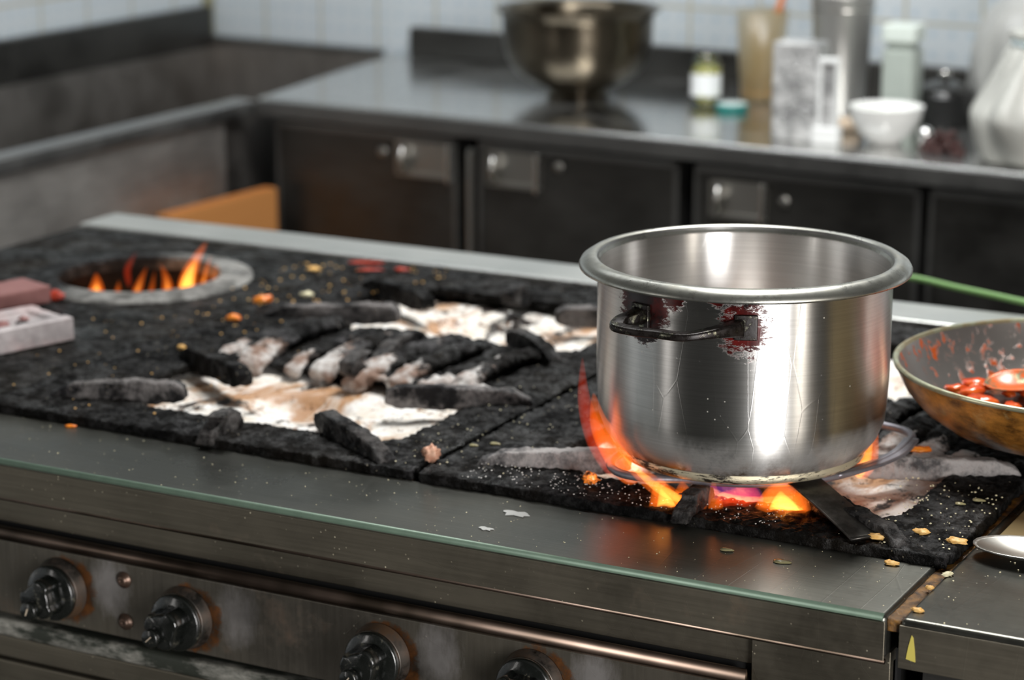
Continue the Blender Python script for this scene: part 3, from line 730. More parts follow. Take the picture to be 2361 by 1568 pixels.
flame([F(-.030, -.10, .840), F(-.031, -.10, .86), F(-.033, -.10, .875), F(-.034, -.10, .888)], .008, 'narrow orange flame beside the front support finger', mat=FO, group=G2)
flame([F(.030, -.10, .832), F(.031, -.10, .852), F(.028, -.10, .872), F(.028, -.10, .886)], .034, 'broad bright yellow flame under the front of the pot', mat=FO, core=.62, group=G2)
flame([F(.055, -.10, .832), F(.056, -.10, .846), F(.06, -.10, .86), F(.062, -.10, .876)], .02, 'low orange flame next to the flat strap', mat=FO, core=.35, group=G2)
flame([F(.01, -.06, .836), F(-.01, -.06, .85), F(-.03, -.06, .865), F(-.05, -.06, .88)], .03, 'dim violet flame deep under the pot', mat=FB, group=G2)
flame([F(-.005, -.085, .846), F(-.006, -.085, .856), F(-.002, -.085, .868), F(.0, -.085, .88)], .028, 'deep red flame between the front finger and the brightest flame', mat=FR, group=G2)
flame([F(.062, -.085, .846), F(.063, -.085, .856), F(.066, -.085, .866), F(.072, -.085, .879)], .026, 'red flame behind the flat strap under the pot', mat=FR, core=.3, group=G2)
flame([F(-.055, -.095, .846), F(-.056, -.095, .856), F(-.060, -.095, .868), F(-.062, -.095, .884)], .02, 'orange flame just left of the front support finger', mat=FO, core=.45, group=G2)
point('pot_fire', (PX, PY, .868), .5, (1, .3, .06), .06)

# ------------------------------------------------------------------ neighbouring unit on the right
ru = thing('steel_griddle_unit', 'separate steel unit at the right edge, joined to the stove by a rusty gap', 'griddle', (0, 2.2, 0))
X0 = -.5535
b = nb(); box(b, (X0, YF, .808), (.6, 1.945, L)); box(b, (X0, 1.94, .808), (X0 + .012, YB2, L)); obj('front_ledge', b, M['unit_top'], ru, bevel=.005)
b = nb(); box(b, (X0 - .0, YF - .0012, .8075), (.6, YF + .001, .8445)); obj('fascia', b, M['fascia'], ru, bevel=.0008)
m = Mat('yellow_paint_drip'); m.set(Base_Color=(.45, .38, .08, 1), Roughness=.5)
b = nb(); prism(b, [(-.5465, .817), (-.5385, .8155), (-.5395, .826), (-.541, .836), (-.5425, .838), (-.545, .827)], 0, .0008, M=Matrix.Translation((0, YF - .0012, 0)) @ Matrix.Rotation(R(90), 4, 'X')); obj('paint_drip', b, m.m, ru)
m = Mat('tan_greasy_griddle'); a = m.noise(12, 7, .7); m.set(Base_Color=m.mix(a, (.30, .21, .09), (.42, .33, .18)), Roughness=.3, Metallic=.3); m.bump(a, .2, .001)
b = nb(); box(b, (X0 + .012, 1.945, .81), (.6, YB2, L + .001)); obj('griddle_plate', b, m.m, ru, bevel=.002)
b = nb(); box(b, (X0 + .012, YF + .03, .1), (.6, YB2, .808)); obj('cabinet_body', b, M['dark_steel'], ru)
for x in (X0 + .06, .5):
    for y in (1.85, 2.6):
        b = nb(); lathe(b, [(0, 0), (.02, 0), (.02, .1), (0, .1)], (x, y, 0), 12); obj('foot', b, M['dull_steel'], ru)
m = Mat('rusty_grease_filler'); a = m.noise(60, 8, .75); m.set(Base_Color=m.mix(m.ramp(a, (.4, 0), (.65, 1)), (.03, .012, .004), (.36, .17, .03)), Roughness=.35); m.bump(a, .8, .003); M['grease'] = m.m
b = nb(); box(b, (XG - .001, YF + .004, .835), (X0 + .001, 2.2, .8475)); o = mesh_top('grease_filled_seam', b, M['grease'], 'rust-brown grease packed in the gap between stove and right unit', 'grease', (XG, YF, .83)); crust(o, .002, .002, .01)

# ------------------------------------------------------------------ frying pan with red food
PR = .186; FX, FY_, FZ = -.533, 2.214, .887; FH = .062
def panmat():
    m = Mat('grease_browned_pan_outside'); a = m.noise(14, 9, .7, m.coord((1, 1, 2))); b_ = m.noise(40, 7, .7)
    c = m.mix(m.ramp(a, (.38, 0), (.5, .5), (.64, 1)), (.03, .012, .005), (.62, .27, .05))
    c = m.mix(m.ramp(b_, (.55, 0), (.7, .7)), c, (.45, .32, .14))
    m.set(Base_Color=c, Roughness=.28, Metallic=.45); m.bump(a, .4, .002); return m.m
def paninmat():
    m = Mat('sauce_spattered_pan_inside'); a = m.noise(75, 6, .65, m.coord((1, 1, .5)), .4); k = m.noise(12, 4, .5, m.coord((1, 1, 1), (1.4, 3, 2)))
    f = m.math('MULTIPLY', m.ramp(a, (.54, 0), (.6, 1)), m.ramp(k, (.42, 0), (.5, 1)))
    g = m.mix(m.noise(9), (.23, .215, .2), (.36, .34, .32))
    m.set(Base_Color=m.mix(f, g, (.42, .07, .004)), Metallic=m.math('SUBTRACT', .75, f, True), Roughness=.33); m.bump(f, .4, .002); return m.m
M['pan_out'] = panmat(); M['pan_in'] = paninmat()
t = thing('frying_pan', 'browned frying pan holding red stew at the right edge, behind the pot', 'frying pan', (FX, FY_, FZ))
b = nb(); lathe(b, [(0, 0), (.125, 0), (.138, .004), (.158, .018), (.174, .036), (PR - .003, .054), (PR, FH)], seg=128); obj('pan_outside', b, M['pan_out'], t, local=True, smooth=True)
b = nb(); lathe(b, [(0, .004), (.122, .004), (.134, .008), (.154, .022), (.170, .039), (PR - .007, .055), (PR - .004, FH)], seg=128); obj('pan_inside', b, M['pan_in'], t, local=True, smooth=True)
m = Mat('worn_pan_rim'); a = m.noise(30, 6, .7); m.set(Base_Color=m.mix(m.ramp(a, (.45, 0), (.6, 1)), (.42, .43, .3), (.35, .28, .16)), Metallic=.7, Roughness=.35)
b = nb(); lathe(b, [(PR - .0045, FH - .001), (PR - .0035, FH + .0018), (PR - .001, FH + .0025), (PR + .0015, FH + .001), (PR + .001, FH - .002), (PR - .0045, FH - .001)], seg=128); obj('pan_rim', b, m.m, t, local=True, smooth=True)
# long handle out of the picture
b = nb(); sweep(b, smooth_path([(PR - .006, -.02, .05), (PR + .06, -.05, .065), (PR + .2, -.12, .085)], 6), rrect(.024, .007, .003)); obj('pan_handle', b, M['dull_steel'], t, local=True, smooth=True)
m = Mat('oily_red_sauce'); a = m.noise(45, 7, .7); m.set(Base_Color=m.mix(m.ramp(a, (.4, 0), (.6, 1)), (.10, .035, .012), (.2, .05, .01)), Roughness=.12); m.bump(a, .3, .003)
b = nb(); lathe(b, [(0, .013), (.09, .0135), (.13, .013), (.143, .0125)], (0, 0, 0), 96); o = mesh_top('red_sauce', b, m.m, 'dark oily sauce pooled in the bottom of the frying pan', 'sauce', kind='stuff', smooth=True); o.location = (FX, FY_, FZ + .002)

tr = thing('pan_stand', 'black iron ring stand holding up the right side of the frying pan', 'stand', (-.455, 2.225, .851))
b = nb(); lathe(b, [(.070, .028), (.076, .0345), (.084, .0345), (.088, .028), (.084, .024), (.074, .024), (.070, .028)], seg=64); obj('stand_ring', b, M['iron_mid'], tr, local=True, smooth=True)
for k in range(4):
    a = R(45 + 90 * k); b = nb(); sweep(b, [(.080 * math.cos(a), .080 * math.sin(a), .027), (.084 * math.cos(a), .084 * math.sin(a), 0)], circ(.006, 10), up=Vector((-math.sin(a), math.cos(a), 0))); obj('leg', b, M['iron_mid'], tr, local=True, smooth=True)

def blob(rx, ry, rz, seed, rough=.35, sub=3, freq=2.2):
    b = nb(); bmesh.ops.create_icosphere(b, subdivisions=sub, radius=1)
    for v in b.verts:
        n_ = noise.fractal(v.co * freq + Vector((seed * 3.1, seed * 1.7, seed)), .8, 2.0, 4)
        v.co *= 1 + rough * n_; v.co = Vector((v.co.x * rx, v.co.y * ry, v.co.z * rz))
    return b
def foodmat(name, c1, c2, rough=.3, sc=50):
    m = Mat(name); a = m.noise(sc, 6, .65); m.set(Base_Color=m.mix(m.ramp(a, (.35, 0), (.65, 1)), c1, c2), Roughness=rough); m.b.inputs['Subsurface Weight'].default_value = .0; m.bump(a, .4, .002); return m.m
M['red_food'] = foodmat('red_stewed_pepper', (.6, .03, .008), (.85, .17, .02), .2)
M['orange_food'] = foodmat('orange_stewed_carrot', (.8, .16, .01), (.9, .32, .04), .25)
rc = random.Random(3)
k = 0
for i in range(78):
    for _ in range(40):
        a = rc.uniform(0, 2 * math.pi); rr = .128 * math.sqrt(rc.random()); x, y = rr * math.cos(a), rr * math.sin(a)
        du = x * .885 + y * .466; dv = -x * .466 + y * .885
        if dv < .09 - du * .3 or rc.random() < .15: break
    if i >= 30 or True:
        s_ = rc.uniform(.006, .012)
        b = blob(s_ * 1.5, s_, s_ * .55, i, .45, 2)
        Mz = Matrix.Rotation(rc.uniform(0, 6.3), 4, 'Z'); b.transform(Mz)
        big = i % 5 == 0
        o = mesh_top('stewed_pepper_piece', b, M['orange_food'] if big else M['red_food'], 'glossy red stewed pepper piece in the frying pan' if not big else 'orange stewed carrot piece in the frying pan', 'food piece', group='red pepper pieces in the pan' if not big else 'orange pieces in the pan', smooth=True)
        o.location = (FX + x, FY_ + y, FZ + .0185 + rc.uniform(0, .008))
# spoon resting in the pan
def spoon(name, label, loc, rz, tilt, length, bw, bl, mat, cat='spoon', face=0):
    t = thing(name, label, cat, loc, rz); t.rotation_euler = (face, tilt, rz)
    b = nb(); nu, nv = 14, 24; rows = []
    for i in range(nu + 1):
        r = i / nu; row = []
        for j in range(nv):
            a = 2 * math.pi * j / nv; x = bl * r * math.cos(a) * (1 + .12 * math.cos(a)); y = bw * r * math.sin(a)
            row.append(b.verts.new((x, y, -.009 * (1 - r * r)))) if i else None
        if i == 0: row = [b.verts.new((0, 0, -.009))]
        rows.append(row)
    for j in range(nv): b.faces.new((rows[0][0], rows[1][j], rows[1][(j + 1) % nv]))
    for i in range(1, nu):
        for j in range(nv): b.faces.new((rows[i][j], rows[i + 1][j], rows[i + 1][(j + 1) % nv], rows[i][(j + 1) % nv]))
    o = obj('spoon_bowl', b, mat, t, local=True, smooth=True); s_ = o.modifiers.new('thick', 'SOLIDIFY'); s_.thickness = .0014; s_.offset = 0
    b = nb(); sweep(b, smooth_path([(bl * 1.04, 0, .0), (bl + .03, 0, .006), (bl + length * .5, 0, .012), (bl + length, 0, .01)], 6), rrect(.009, .0022, .0009), scales=[1 + .6 * (i / 18) for i in range(19)])
    obj('spoon_handle', b, mat, t, local=True, smooth=True); return t
m = Mat('sauce_stained_spoon_steel'); a = m.noise(50, 6, .7); f = m.ramp(a, (.4, 0), (.5, 1)); m.set(Base_Color=m.mix(f, (.3, .32, .2), (.7, .12, .01)), Metallic=m.math('SUBTRACT', .9, f, True), Roughness=.28); M['spoon'] = m.m
pz = at((FX, FY_), -.060, .042, FZ + .036)
spoon('serving_spoon', 'sauce-stained metal spoon lying in the red stew of the frying pan', tuple(pz), R(-14), R(-6), .10, .026, .036, M['spoon'], face=R(12))
m = Mat('greasy_spoon_steel'); a = m.noise(30, 6, .7); m.set(Base_Color=m.mix(a, (.3, .3, .29), (.45, .43, .38)), Metallic=.95, Roughness=.33); m.bump(a, .1, .001); M['spoon2'] = m.m
spoon('ladle_spoon', 'dull steel spoon resting across the gap at the right edge of the picture', (-.494, 1.910, .8615), R(6), R(0), .2, .030, .062, M['spoon2'])

# ------------------------------------------------------------------ cast blocks at the left edge
m = Mat('pinkish_scorched_block'); a = m.noise(30, 7, .7); k = m.noise(8, 4, .5)
c = m.mix(m.ramp(a, (.4, 0), (.65, 1)), (.30, .27, .27), (.46, .42, .42)); c = m.mix(m.ramp(k, (.45, 0), (.65, .55)), c, (.5, .22, .2)); m.set(Base_Color=c, Roughness=.6); m.bump(a, .4, .002); M['block'] = m.m
m = Mat('reddish_block'); a = m.noise(40, 7, .7); m.set(Base_Color=m.mix(a, (.16, .06, .055), (.3, .14, .13)), Roughness=.7); m.bump(a, .4, .002); M['block2'] = m.m
ang = math.atan2(.093, .03)
BM = Matrix.Translation((-1.690, 2.108, T + .001)) @ Matrix.Rotation(ang, 4, 'Z')
t = thing('cast_block', 'grey-pink oblong cast block with a hollow top at the left edge', 'block', tuple(BM.translation), ang)
Lb, Wb, Hb = .20, .085, .028
b = nb(); box(b, (-Lb, 0, 0), (0, .014, Hb)); box(b, (-Lb, .002, 0), (-.002, Wb - .002, .021)); box(b, (-Lb, Wb - .016, 0), (0, Wb, Hb)); box(b, (-.016, 0, 0), (0, Wb, Hb - .002)); box(b, (-Lb, 0, 0), (-Lb + .016, Wb, Hb)); box(b, (-Lb, 0, 0), (0, Wb, .014))
o = obj('block_body', b, M['block'], t, local=True); crust(o, .0022, .0016, .02)
for i, (x, y, s_) in enumerate(((-.05, .03, .010), (-.075, .035, .013), (-.10, .04, .010), (-.035, .05, .008))):
    b = blob(s_, s_ * .8, s_ * .6, i + 40, .5, 2); b.transform(Matrix.Translation((x, y, .02))); b.transform(BM)
    mesh_top('charred_lump', b, M['block2'] if i % 2 else M['iron'], ('dark red' if i % 2 else 'black') + ' charred lump lying in the hollow of the cast block', 'lump', tuple(BM @ Vector((x, y, .014))), group='lumps in the cast block')
B2 = Matrix.Translation((-1.832, 2.243, T + .001)) @ Matrix.Rotation(ang, 4, 'Z')
b = nb(); box(b, (-.14, 0, 0), (0, .06, .022)); b.transform(B2); o = mesh_top('brick', b, M['block2'], 'dull red brick behind the grey-pink cast block at the left edge', 'brick', tuple(B2.translation)); crust(o, .0022, .0015, .02)

# ------------------------------------------------------------------ scraps and crumbs
def scrap(x, y, z, sx, sy, sz, mat, label, seed, rz=0, name='food_scrap', cat='food scrap', group=None, rough=.45, freq=2.0):
    b = blob(sx, sy, sz, seed, rough, 3, freq); b.transform(Matrix.Rotation(rz, 4, 'Z'))
    o = mesh_top(name, b, mat, label, cat, group=group, smooth=True); o.location = (x, y, z + sz * .8); return o
M['walnut'] = foodmat('crumbly_pink_brown', (.45, .2, .12), (.72, .45, .32), .7, 200)
M['yellow'] = foodmat('yellow_orange_scrap', (.7, .36, .08), (.85, .55, .2), .5, 120)
M['cream'] = foodmat('cream_scrap', (.6, .55, .35), (.8, .74, .5), .5, 120)
M['chili'] = foodmat('red_chili', (.30, .015, .01), (.55, .06, .02), .35)
M['oil'] = plain('yellow_oil_drop', (.3, .27, .14), .08)
m = Mat('glowing_ember'); a = m.noise(120, 5, .7); m.set(Base_Color=m.mix(m.ramp(a, (.4, 0), (.6, 1)), (.03, .004, .002), (.8, .25, .05)), Roughness=.15); m.b.inputs['Emission Color'].default_value = (1, .25, .03, 1); m.link(m.ramp(a, (.45, 0), (.6, .9)), m.b.inputs['Emission Strength']); M['ember'] = m.m
Z = T + .0005
scrap(-1.085, 1.889, Z + .002, .0085, .0075, .0075, M['walnut'], 'crumpled pink-brown crumb on the seam between the two grates', 1, name='walnut_crumb', rough=.6, freq=2.6)
scrap(-.917, 1.897, Z + .001, .0075, .0065, .0058, M['ember'], 'glowing orange ember nugget on the grate left of the pot base', 2, name='ember_nugget', cat='ember')
scrap(-1.600, 2.368, Z, .013, .006, .005, M['orange_food'], 'bow-shaped orange scrap between the wok ring and left grate', 3, rz=.7)
scrap(-1.570, 2.423, Z, .008, .007, .003, M['cream'], 'pale cream scrap behind the bow-shaped orange one', 4)
scrap(-1.580, 2.276, Z, .009, .006, .004, M['orange_food'], 'brown-orange scrap in front of the bow-shaped one', 5, rz=.4)
scrap(-1.553, 2.130, Z, .005, .0045, .003, M['yellow'], 'small yellow scrap beside the rear left support finger', 6)
scrap(-1.840, 2.262, Z, .011, .008, .006, M['chili'], 'dark red scrap between the wok ring and cast block', 7)
scrap(-1.605, 2.62, Z, .024, .006, .0016, M['chili'], 'long red chili strip by the rear steel strip', 8, rz=.35, name='chili_strip', cat='chili')
scrap(-1.575, 2.585, Z, .018, .004, .0016, M['chili'], 'thin red chili strip just in front of the long one', 9, rz=.5, name='chili_strip', cat='chili')
scrap(-1.64, 2.55, Z, .009, .006, .003, M['yellow'], 'cluster of yellow-brown crumbs beside the chili strips', 10)
scrap(-1.535, 2.60, Z, .010, .004, .003, M['chili'], 'short red chili scrap right of the long strip', 11, rz=.2, name='chili_strip', cat='chili')
# right hand side
scrap(-.622, 1.872, Z + .001, .0115, .0055, .0028, M['yellow'], 'yellow-orange scrap beside the flat strap on the right grate', 12, rz=.3)
scrap(-.562 + .002, 1.895, Z, .0095, .0055, .0025, M['yellow'], 'tan scrap near the right corner of the right grate', 13, rz=.1)
scrap(-.595, 1.905, Z, .0075, .005, .0025, M['yellow'], 'orange scrap touching the foot of the right support finger', 14)
scrap(-.601, 1.8425, L + .0005, .0065, .004, .002, M['yellow'], 'yellow scrap on the ledge below the right grate', 15)
scrap(-.665, 2.105, T + .012, .013, .006, .003, M['orange_food'], 'orange scrap behind the grey support finger under the pan', 16, rz=.4)
scrap(-.55, 1.838, L + .0005, .006, .003, .002, M['cream'], 'curled cream shred at the top of the rusty gap', 17, rz=1.0)
scrap(-.546, 1.745, L + .0005, .0055, .0028, .0018, M['yellow'], 'pink-yellow crumb on the corner of the right unit', 18)
scrap(-.553, 1.80, L + .0005, .0035, .0025, .0018, M['yellow'], 'small tan crumb beside the rusty gap', 19)
scrap(-1.49, 1.846, L + .0005, .006, .002, .0015, M['orange_food'], 'thin orange shred against the front of the left grate', 20, rz=.3)
for i, (x, y, z, s_, lab) in enumerate(((-1.073, 1.953, Z, .0042, 'left of two yellow oil drops near the grate seam'), (-1.057, 1.968, Z, .0048, 'right of two yellow oil drops near the grate seam'), (-.742, 1.811, L, .0055, 'flat oil drop on the ledge below the pot'), (-.688, 1.805, L, .007, 'larger oil drop on the ledge right of the other'), (-.59, 2.0, Z, .0042, 'oil drop on the right frame of the right grate'), (-.578, 2.018, Z, .0052, 'larger oil drop behind the other on the right frame'))):
    b = nb(); lathe(b, [(s_, 0), (s_ * .9, .0008), (s_ * .5, .0014), (0, .0016)], seg=24, wob=lambda a, z: 1 + .15 * math.sin(3 * a + 1)); bmesh.ops.transform(b, matrix=Matrix.Diagonal((1.2, .7, 1, 1)), verts=b.verts)
    o = mesh_top('oil_drop', b, M['oil'], lab, 'oil drop', smooth=True); o.location = (x, y, z + .0006)
m = plain('grey_white_flake', (.45, .46, .44), .5)
for i, (x, y, s_, lab) in enumerate(((-.952, 1.812, .014, 'ragged grey flake on the ledge touching the right grate'), (-.956, 1.762, .009, 'small grey flake on the ledge nearer its front edge'))):
    poly = []
    rr = random.Random(20 + i)
    for k in range(16):
        a = 2 * math.pi * k / 16; q = s_ * rr.uniform(.45, 1.05); poly.append((q * math.cos(a) * 1.1, q * math.sin(a) * .6))
    b = nb(); prism(b, poly, 0, .0006); o = mesh_top('grey_flake', b, m, lab, 'flake'); o.location = (x, y, L + .0004)
# salt grains and crumbs nobody could count
def crumbs(name, label, mat, n, x0, x1, y0, y1, z, s0, s1, seed):
    r = random.Random(seed); b = nb()
    for _ in range(n):
        x, y, s_ = r.uniform(x0, x1), r.uniform(y0, y1), r.uniform(s0, s1)
        q = bmesh.ops.create_icosphere(b, subdivisions=1, radius=s_)['verts']
        Mx = Matrix.Translation((x, y, z + s_ * .3)) @ Matrix.Rotation(r.uniform(0, 6), 4, 'Z') @ Matrix.Diagonal((1, r.uniform(.5, 1), .6, 1))
        bmesh.ops.transform(b, matrix=Mx, verts=q)
    o = mesh_top(name, b, mat, label, 'crumbs', kind='stuff'); return o
M['salt'] = plain('salt_white', (.75, .74, .7), .4)
crumbs('salt_grains', 'white salt grains scattered on the grate in front of the pot', M['salt'], 260, -1.04, -.72, 1.858, 1.915, T + .0015, .0004, .001, 1)
crumbs('crumbs', 'fine pale crumbs scattered over the steel front ledge', M['cream'], 170, -1.6, -.57, 1.73, 1.852, L, .0003, .0008, 2)
crumbs('crumbs', 'yellow crumbs scattered between wok ring and left grate', M['yellow'], 110, -1.68, -1.46, 2.2, 2.64, T + .001, .0008, .0024, 3)
crumbs('crumbs', 'cream crumbs scattered over the right corner of the right grate', M['cream'], 130, -.66, -.556, 1.86, 2.06, T + .001, .0005, .0014, 4)
crumbs('crumbs', 'pale crumbs on top of the right steel unit', M['cream'], 60, -.55, -.3, 1.73, 1.93, L, .0004, .0012, 5)
crumbs('crumbs', 'mixed crumbs on the black plate in front of the wok ring', M['yellow'], 60, -1.75, -1.4, 1.87, 2.2, T + .001, .0006, .0018, 6)
crumbs('crumbs', 'crumbs on the grates between the openings', M['cream'], 70, -1.14, -1.0, 1.87, 2.2, T + .001, .0005, .0012, 7)

# green hose behind the pot
m = Mat('green_rubber'); m.set(Base_Color=(.16, .3, .1, 1), Roughness=.4)
b = nb(); hp = smooth_path([(-1.02, 2.76, .875), (-.93, 2.83, .872), (-.84, 2.80, .872), (-.735, 2.752, .874), (-.6, 2.70, .872), (-.35, 2.6, .861)], 8); sweep(b, hp, circ(.0042, 10))
mesh_top('green_hose', b, m.m, 'thin green hose running behind the pot to the right edge', 'hose', (-.735, 2.752, .874), smooth=True)

# ------------------------------------------------------------------ things on the back worktop
def CT(name, label, cat, u, v, rz=0, z=.85): return thing(name, label, cat, tuple(CW(u, v, z)), AR + rz)
m = Mat('darkened_bowl_steel'); a = m.noise(7, 4, .5); m.set(Base_Color=m.mix(a, (.075, .062, .045), (.16, .135, .10)), Metallic=1, Roughness=.3); m.b.inputs['Anisotropic'].default_value = .85  # dark reflection of the room is put into the bowl's base colour
tg = m.n('Tangent', direction_type='RADIAL', axis='Z'); m.link(tg.outputs[0], m.b.inputs['Tangent']); m.b.inputs['Anisotropic Rotation'].default_value = .25; M['bowl'] = m.m
t = CT('mixing_bowl', 'large dark steel bowl with flared rim and foot on the back worktop', 'bowl', .528, .36)
b = nb(); lathe(b, [(0, .004), (.052, .004), (.056, 0), (.058, .001), (.056, .012), (.060, .018), (.085, .026), (.112, .045), (.130, .070), (.137, .095), (.139, .12), (.139, .145), (.1415, .156), (.151, .164), (.154, .167), (.152, .1685), (.1395, .160), (.137, .145), (.137, .12), (.135, .096), (.128, .072), (.11, .047), (.083, .029), (0, .02)], seg=96); bmesh.ops.scale(b, vec=(1.08, 1.08, 1.05), verts=b.verts); obj('bowl_shell', b, M['bowl'], t, local=True, smooth=True)
b = nb(); lathe(b, [(.0535, 0), (.0585, 0), (.0585, .009), (.0535, .009), (.0535, 0)], seg=64); obj('foot_ring', b, M['chrome'], t, local=True, smooth=True, autos=1)

def glass(name, col, rough=.05, dens=None):
    m = Mat(name); m.set(Base_Color=(*col, 1), Roughness=rough); m.b.inputs['Transmission Weight'].default_value = 1; m.b.inputs['IOR'].default_value = 1.45; return m.m
M['clear'] = glass('clear_greenish_glass', (.9, .96, .88)); M['green_glass'] = glass('pale_green_glass', (.72, .86, .76), .15)
t = CT('glass_jar', 'small glass jar of yellow-green pickles with a white label', 'jar', .812, .37)
b = nb(); lathe(b, [(0, 0), (.026, 0), (.030, .004), (.030, .078), (.027, .086), (.0235, .092), (.0235, .106), (.0215, .106), (.0215, .092), (.0275, .076), (.0275, .005), (0, .005)], seg=48); obj('jar_glass', b, M['clear'], t, local=True, smooth=True)
b = nb(); lathe(b, [(0, .006), (.0268, .006), (.0268, .074), (0, .074)], seg=40); obj('contents', b, foodmat('yellow_pickles', (.35, .28, .02), (.62, .55, .12), .3, 90), t, local=True, smooth=True)
b = nb()
m = Mat('white_jar_label'); m.set(Base_Color=m.mix(m.ramp(m.noise(60), (.55, 0), (.65, .5)), (.78, .8, .8), (.6, .68, .3)), Roughness=.5)
rows = []
for i in range(33):
    a = R(-175 + 180 * i / 32 * 1.0 + 0); rows.append([b.verts.new((.0304 * math.cos(a), .0304 * math.sin(a), z)) for z in (.022, .066)])
for p, q in zip(rows, rows[1:]): b.faces.new((p[0], q[0], q[1], p[1]))
obj('label', b, m.m, t, local=True, smooth=True)
t = CT('jar_lid', 'teal and white jar lid lying beside the pickle jar', 'lid', .878, .352)
b = nb(); lathe(b, [(0, .0), (.029, 0), (.0305, .002), (.0305, .012), (.029, .0135)], seg=48); obj('lid_rim', b, plain('teal_lid', (.01, .2, .18), .3), t, local=True, smooth=True)
b = nb(); lathe(b, [(.029, .0132), (.026, .0145), (0, .0145)], seg=48); obj('lid_face', b, plain('pale_lid', (.62, .7, .68), .3), t, local=True, smooth=True)

t = CT('drinking_glass', 'tall amber-streaked glass holding wooden handles behind the grater', 'glass', .865, .50)
b = nb(); lathe(b, [(0, 0), (.038, 0), (.040, .004), (.052, .178), (.0495, .178), (.0375, .006), (0, .006)], seg=48)
m = Mat('amber_stained_glass'); a = m.noise(9, 4, .5, m.coord((1, 1, .3))); m.set(Base_Color=m.mix(m.ramp(a, (.4, 0), (.6, 1)), (.78, .76, .64), (.68, .52, .26)), Roughness=.35); m.b.inputs['Transmission Weight'].default_value = .75
obj('glass_wall', b, m.m, t, local=True, smooth=True)
b = nb(); lathe(b, [(0, .006), (.037, .006), (.039, .02), (0, .021)], seg=32); obj('residue', b, foodmat('amber_residue', (.5, .26, .03), (.65, .4, .08)), t, local=True)
wood = Mat('orange_varnished_wood'); wood.set(Base_Color=wood.mix(wood.noise(20, 4, .5, wood.coord((1, 1, .1))), (.42, .1, .015), (.6, .19, .04)), Roughness=.35)
t2 = thing('wooden_spatula', 'orange wooden handle leaning out of the tall amber glass', 'spatula', tuple(CW(.862, .50, .873)))
p0 = CW(.855, .505, .873)
b = nb(); sweep(b, [p0, CW(.892, .495, .99), CW(.93, .49, 1.12)], circ(.0085, 10, .7)); obj('spatula_handle', b, wood.m, t2, smooth=True)

# grater
m = Mat('punched_grater_steel'); v = m.voro(70); n_ = m.noise(26, 5, .6)
m.set(Base_Color=m.mix(m.ramp(n_, (.4, 0), (.6, 1)), (.28, .28, .28), (.66, .66, .65)), Metallic=.35, Roughness=.45); m.bump(m.ramp(v, (.2, 1), (.35, 0)), 1, .003); M['grater'] = m.m
t = CT('grater', 'mottled grey box grater with white frame standing near the worktop edge', 'grater', 1.135, .115, R(6))
b = nb(); prism(b, [(-.046, -.03), (.038, -.03), (.038, .03), (-.046, .03)], .0, .175); obj('grater_body', b, M['grater'], t, local=True, bevel=.004)
M['white_plastic'] = plain('white_plastic', (.78, .79, .78), .35)
b = nb()
fx0, fx1 = .040, .078
for p, q in (((fx0, -.036, .0), (fx0 + .008, -.02, .150)), ((fx1 - .006, -.036, .03), (fx1, -.02, .150)), ((fx0, -.036, .142), (fx1, -.02, .152)), ((fx0 - .006, -.040, .0), (fx1 + .004, -.012, .030))): box(b, p, q)
obj('white_frame', b, M['white_plastic'], t, local=True, bevel=.004)
b = nb(); box(b, (fx0 + .006, -.031, .028), (fx1 - .004, -.026, .144)); obj('side_blade', b, M['grater'], t, local=True)

# tall grey canister
t = CT('utensil_canister', 'tall tapering grey metal canister behind the grater', 'canister', 1.072, .42)
b = nb(); lathe(b, [(0, 0), (.043, 0), (.046, .003), (.060, .225), (.061, .228), (.058, .228), (.044, .006), (0, .006)], seg=64); obj('canister_wall', b, plain('brushed_grey_canister', (.5, .49, .47), .38, .85), t, local=True, smooth=True)
b = nb(); lathe(b, [(.0594, .2), (.0612, .203), (.0612, .2), (.0594, .2)], seg=64); obj('bead', b, M['chrome'], t, local=True)
t2 = thing('black_ladle', 'dark handled utensil with an orange grip standing in the grey canister', 'utensil', tuple(CW(1.09, .42, .857)))
b = nb(); sweep(b, [CW(1.08, .42, .857), CW(1.11, .41, 1.09)], circ(.007, 10)); obj('shaft', b, plain('black_plastic', (.012, .012, .012), .35), t2, smooth=True)
b = nb(); sweep(b, [CW(1.11, .41, 1.085), CW(1.12, .405, 1.19)], circ(.010, 10)); obj('grip', b, wood.m, t2, smooth=True)

# pale green jar
t = CT('tall_green_jar', 'tall square pale green glass jar right of the grey canister', 'jar', 1.232, .335, R(4))
m = Mat('frosted_green_glass'); m.set(Base_Color=m.mix(m.noise(30), (.5, .56, .51), (.62, .68, .62)), Roughness=.3); m.b.inputs['Transmission Weight'].default_value = .35
b = nb(); prism(b, rrect(.062, .062, .01, 3), 0, .145); obj('jar_body', b, m.m, t, local=True, bevel=.003)
b = nb(); prism(b, rrect(.05, .05, .01, 3), .145, .158); obj('jar_neck', b, m.m, t, local=True, bevel=.002)
b = nb(); prism(b, rrect(.066, .066, .01, 3), .158, .19); obj('jar_lid', b, plain('pale_plastic_lid', (.62, .68, .63), .35), t, local=True, bevel=.004)

t = CT('white_bowl', 'small white china bowl near the front of the back worktop', 'bowl', 1.282, .15)
b = nb(); lathe(b, [(0, .006), (.024, .006), (.026, 0), (.029, 0), (.030, .008), (.048, .022), (.062, .046), (.066, .066), (.0665, .068), (.064, .068), (.059, .046), (.045, .025), (0, .012)], seg=64); obj('bowl_wall', b, plain('white_china', (.8, .8, .78), .12), t, local=True, smooth=True)
b = nb(); lathe(b, [(0, .052), (.0605, .052)], seg=48); obj('milk_sauce', b, plain('creamy_green_sauce', (.62, .68, .55), .2), t, local=True)

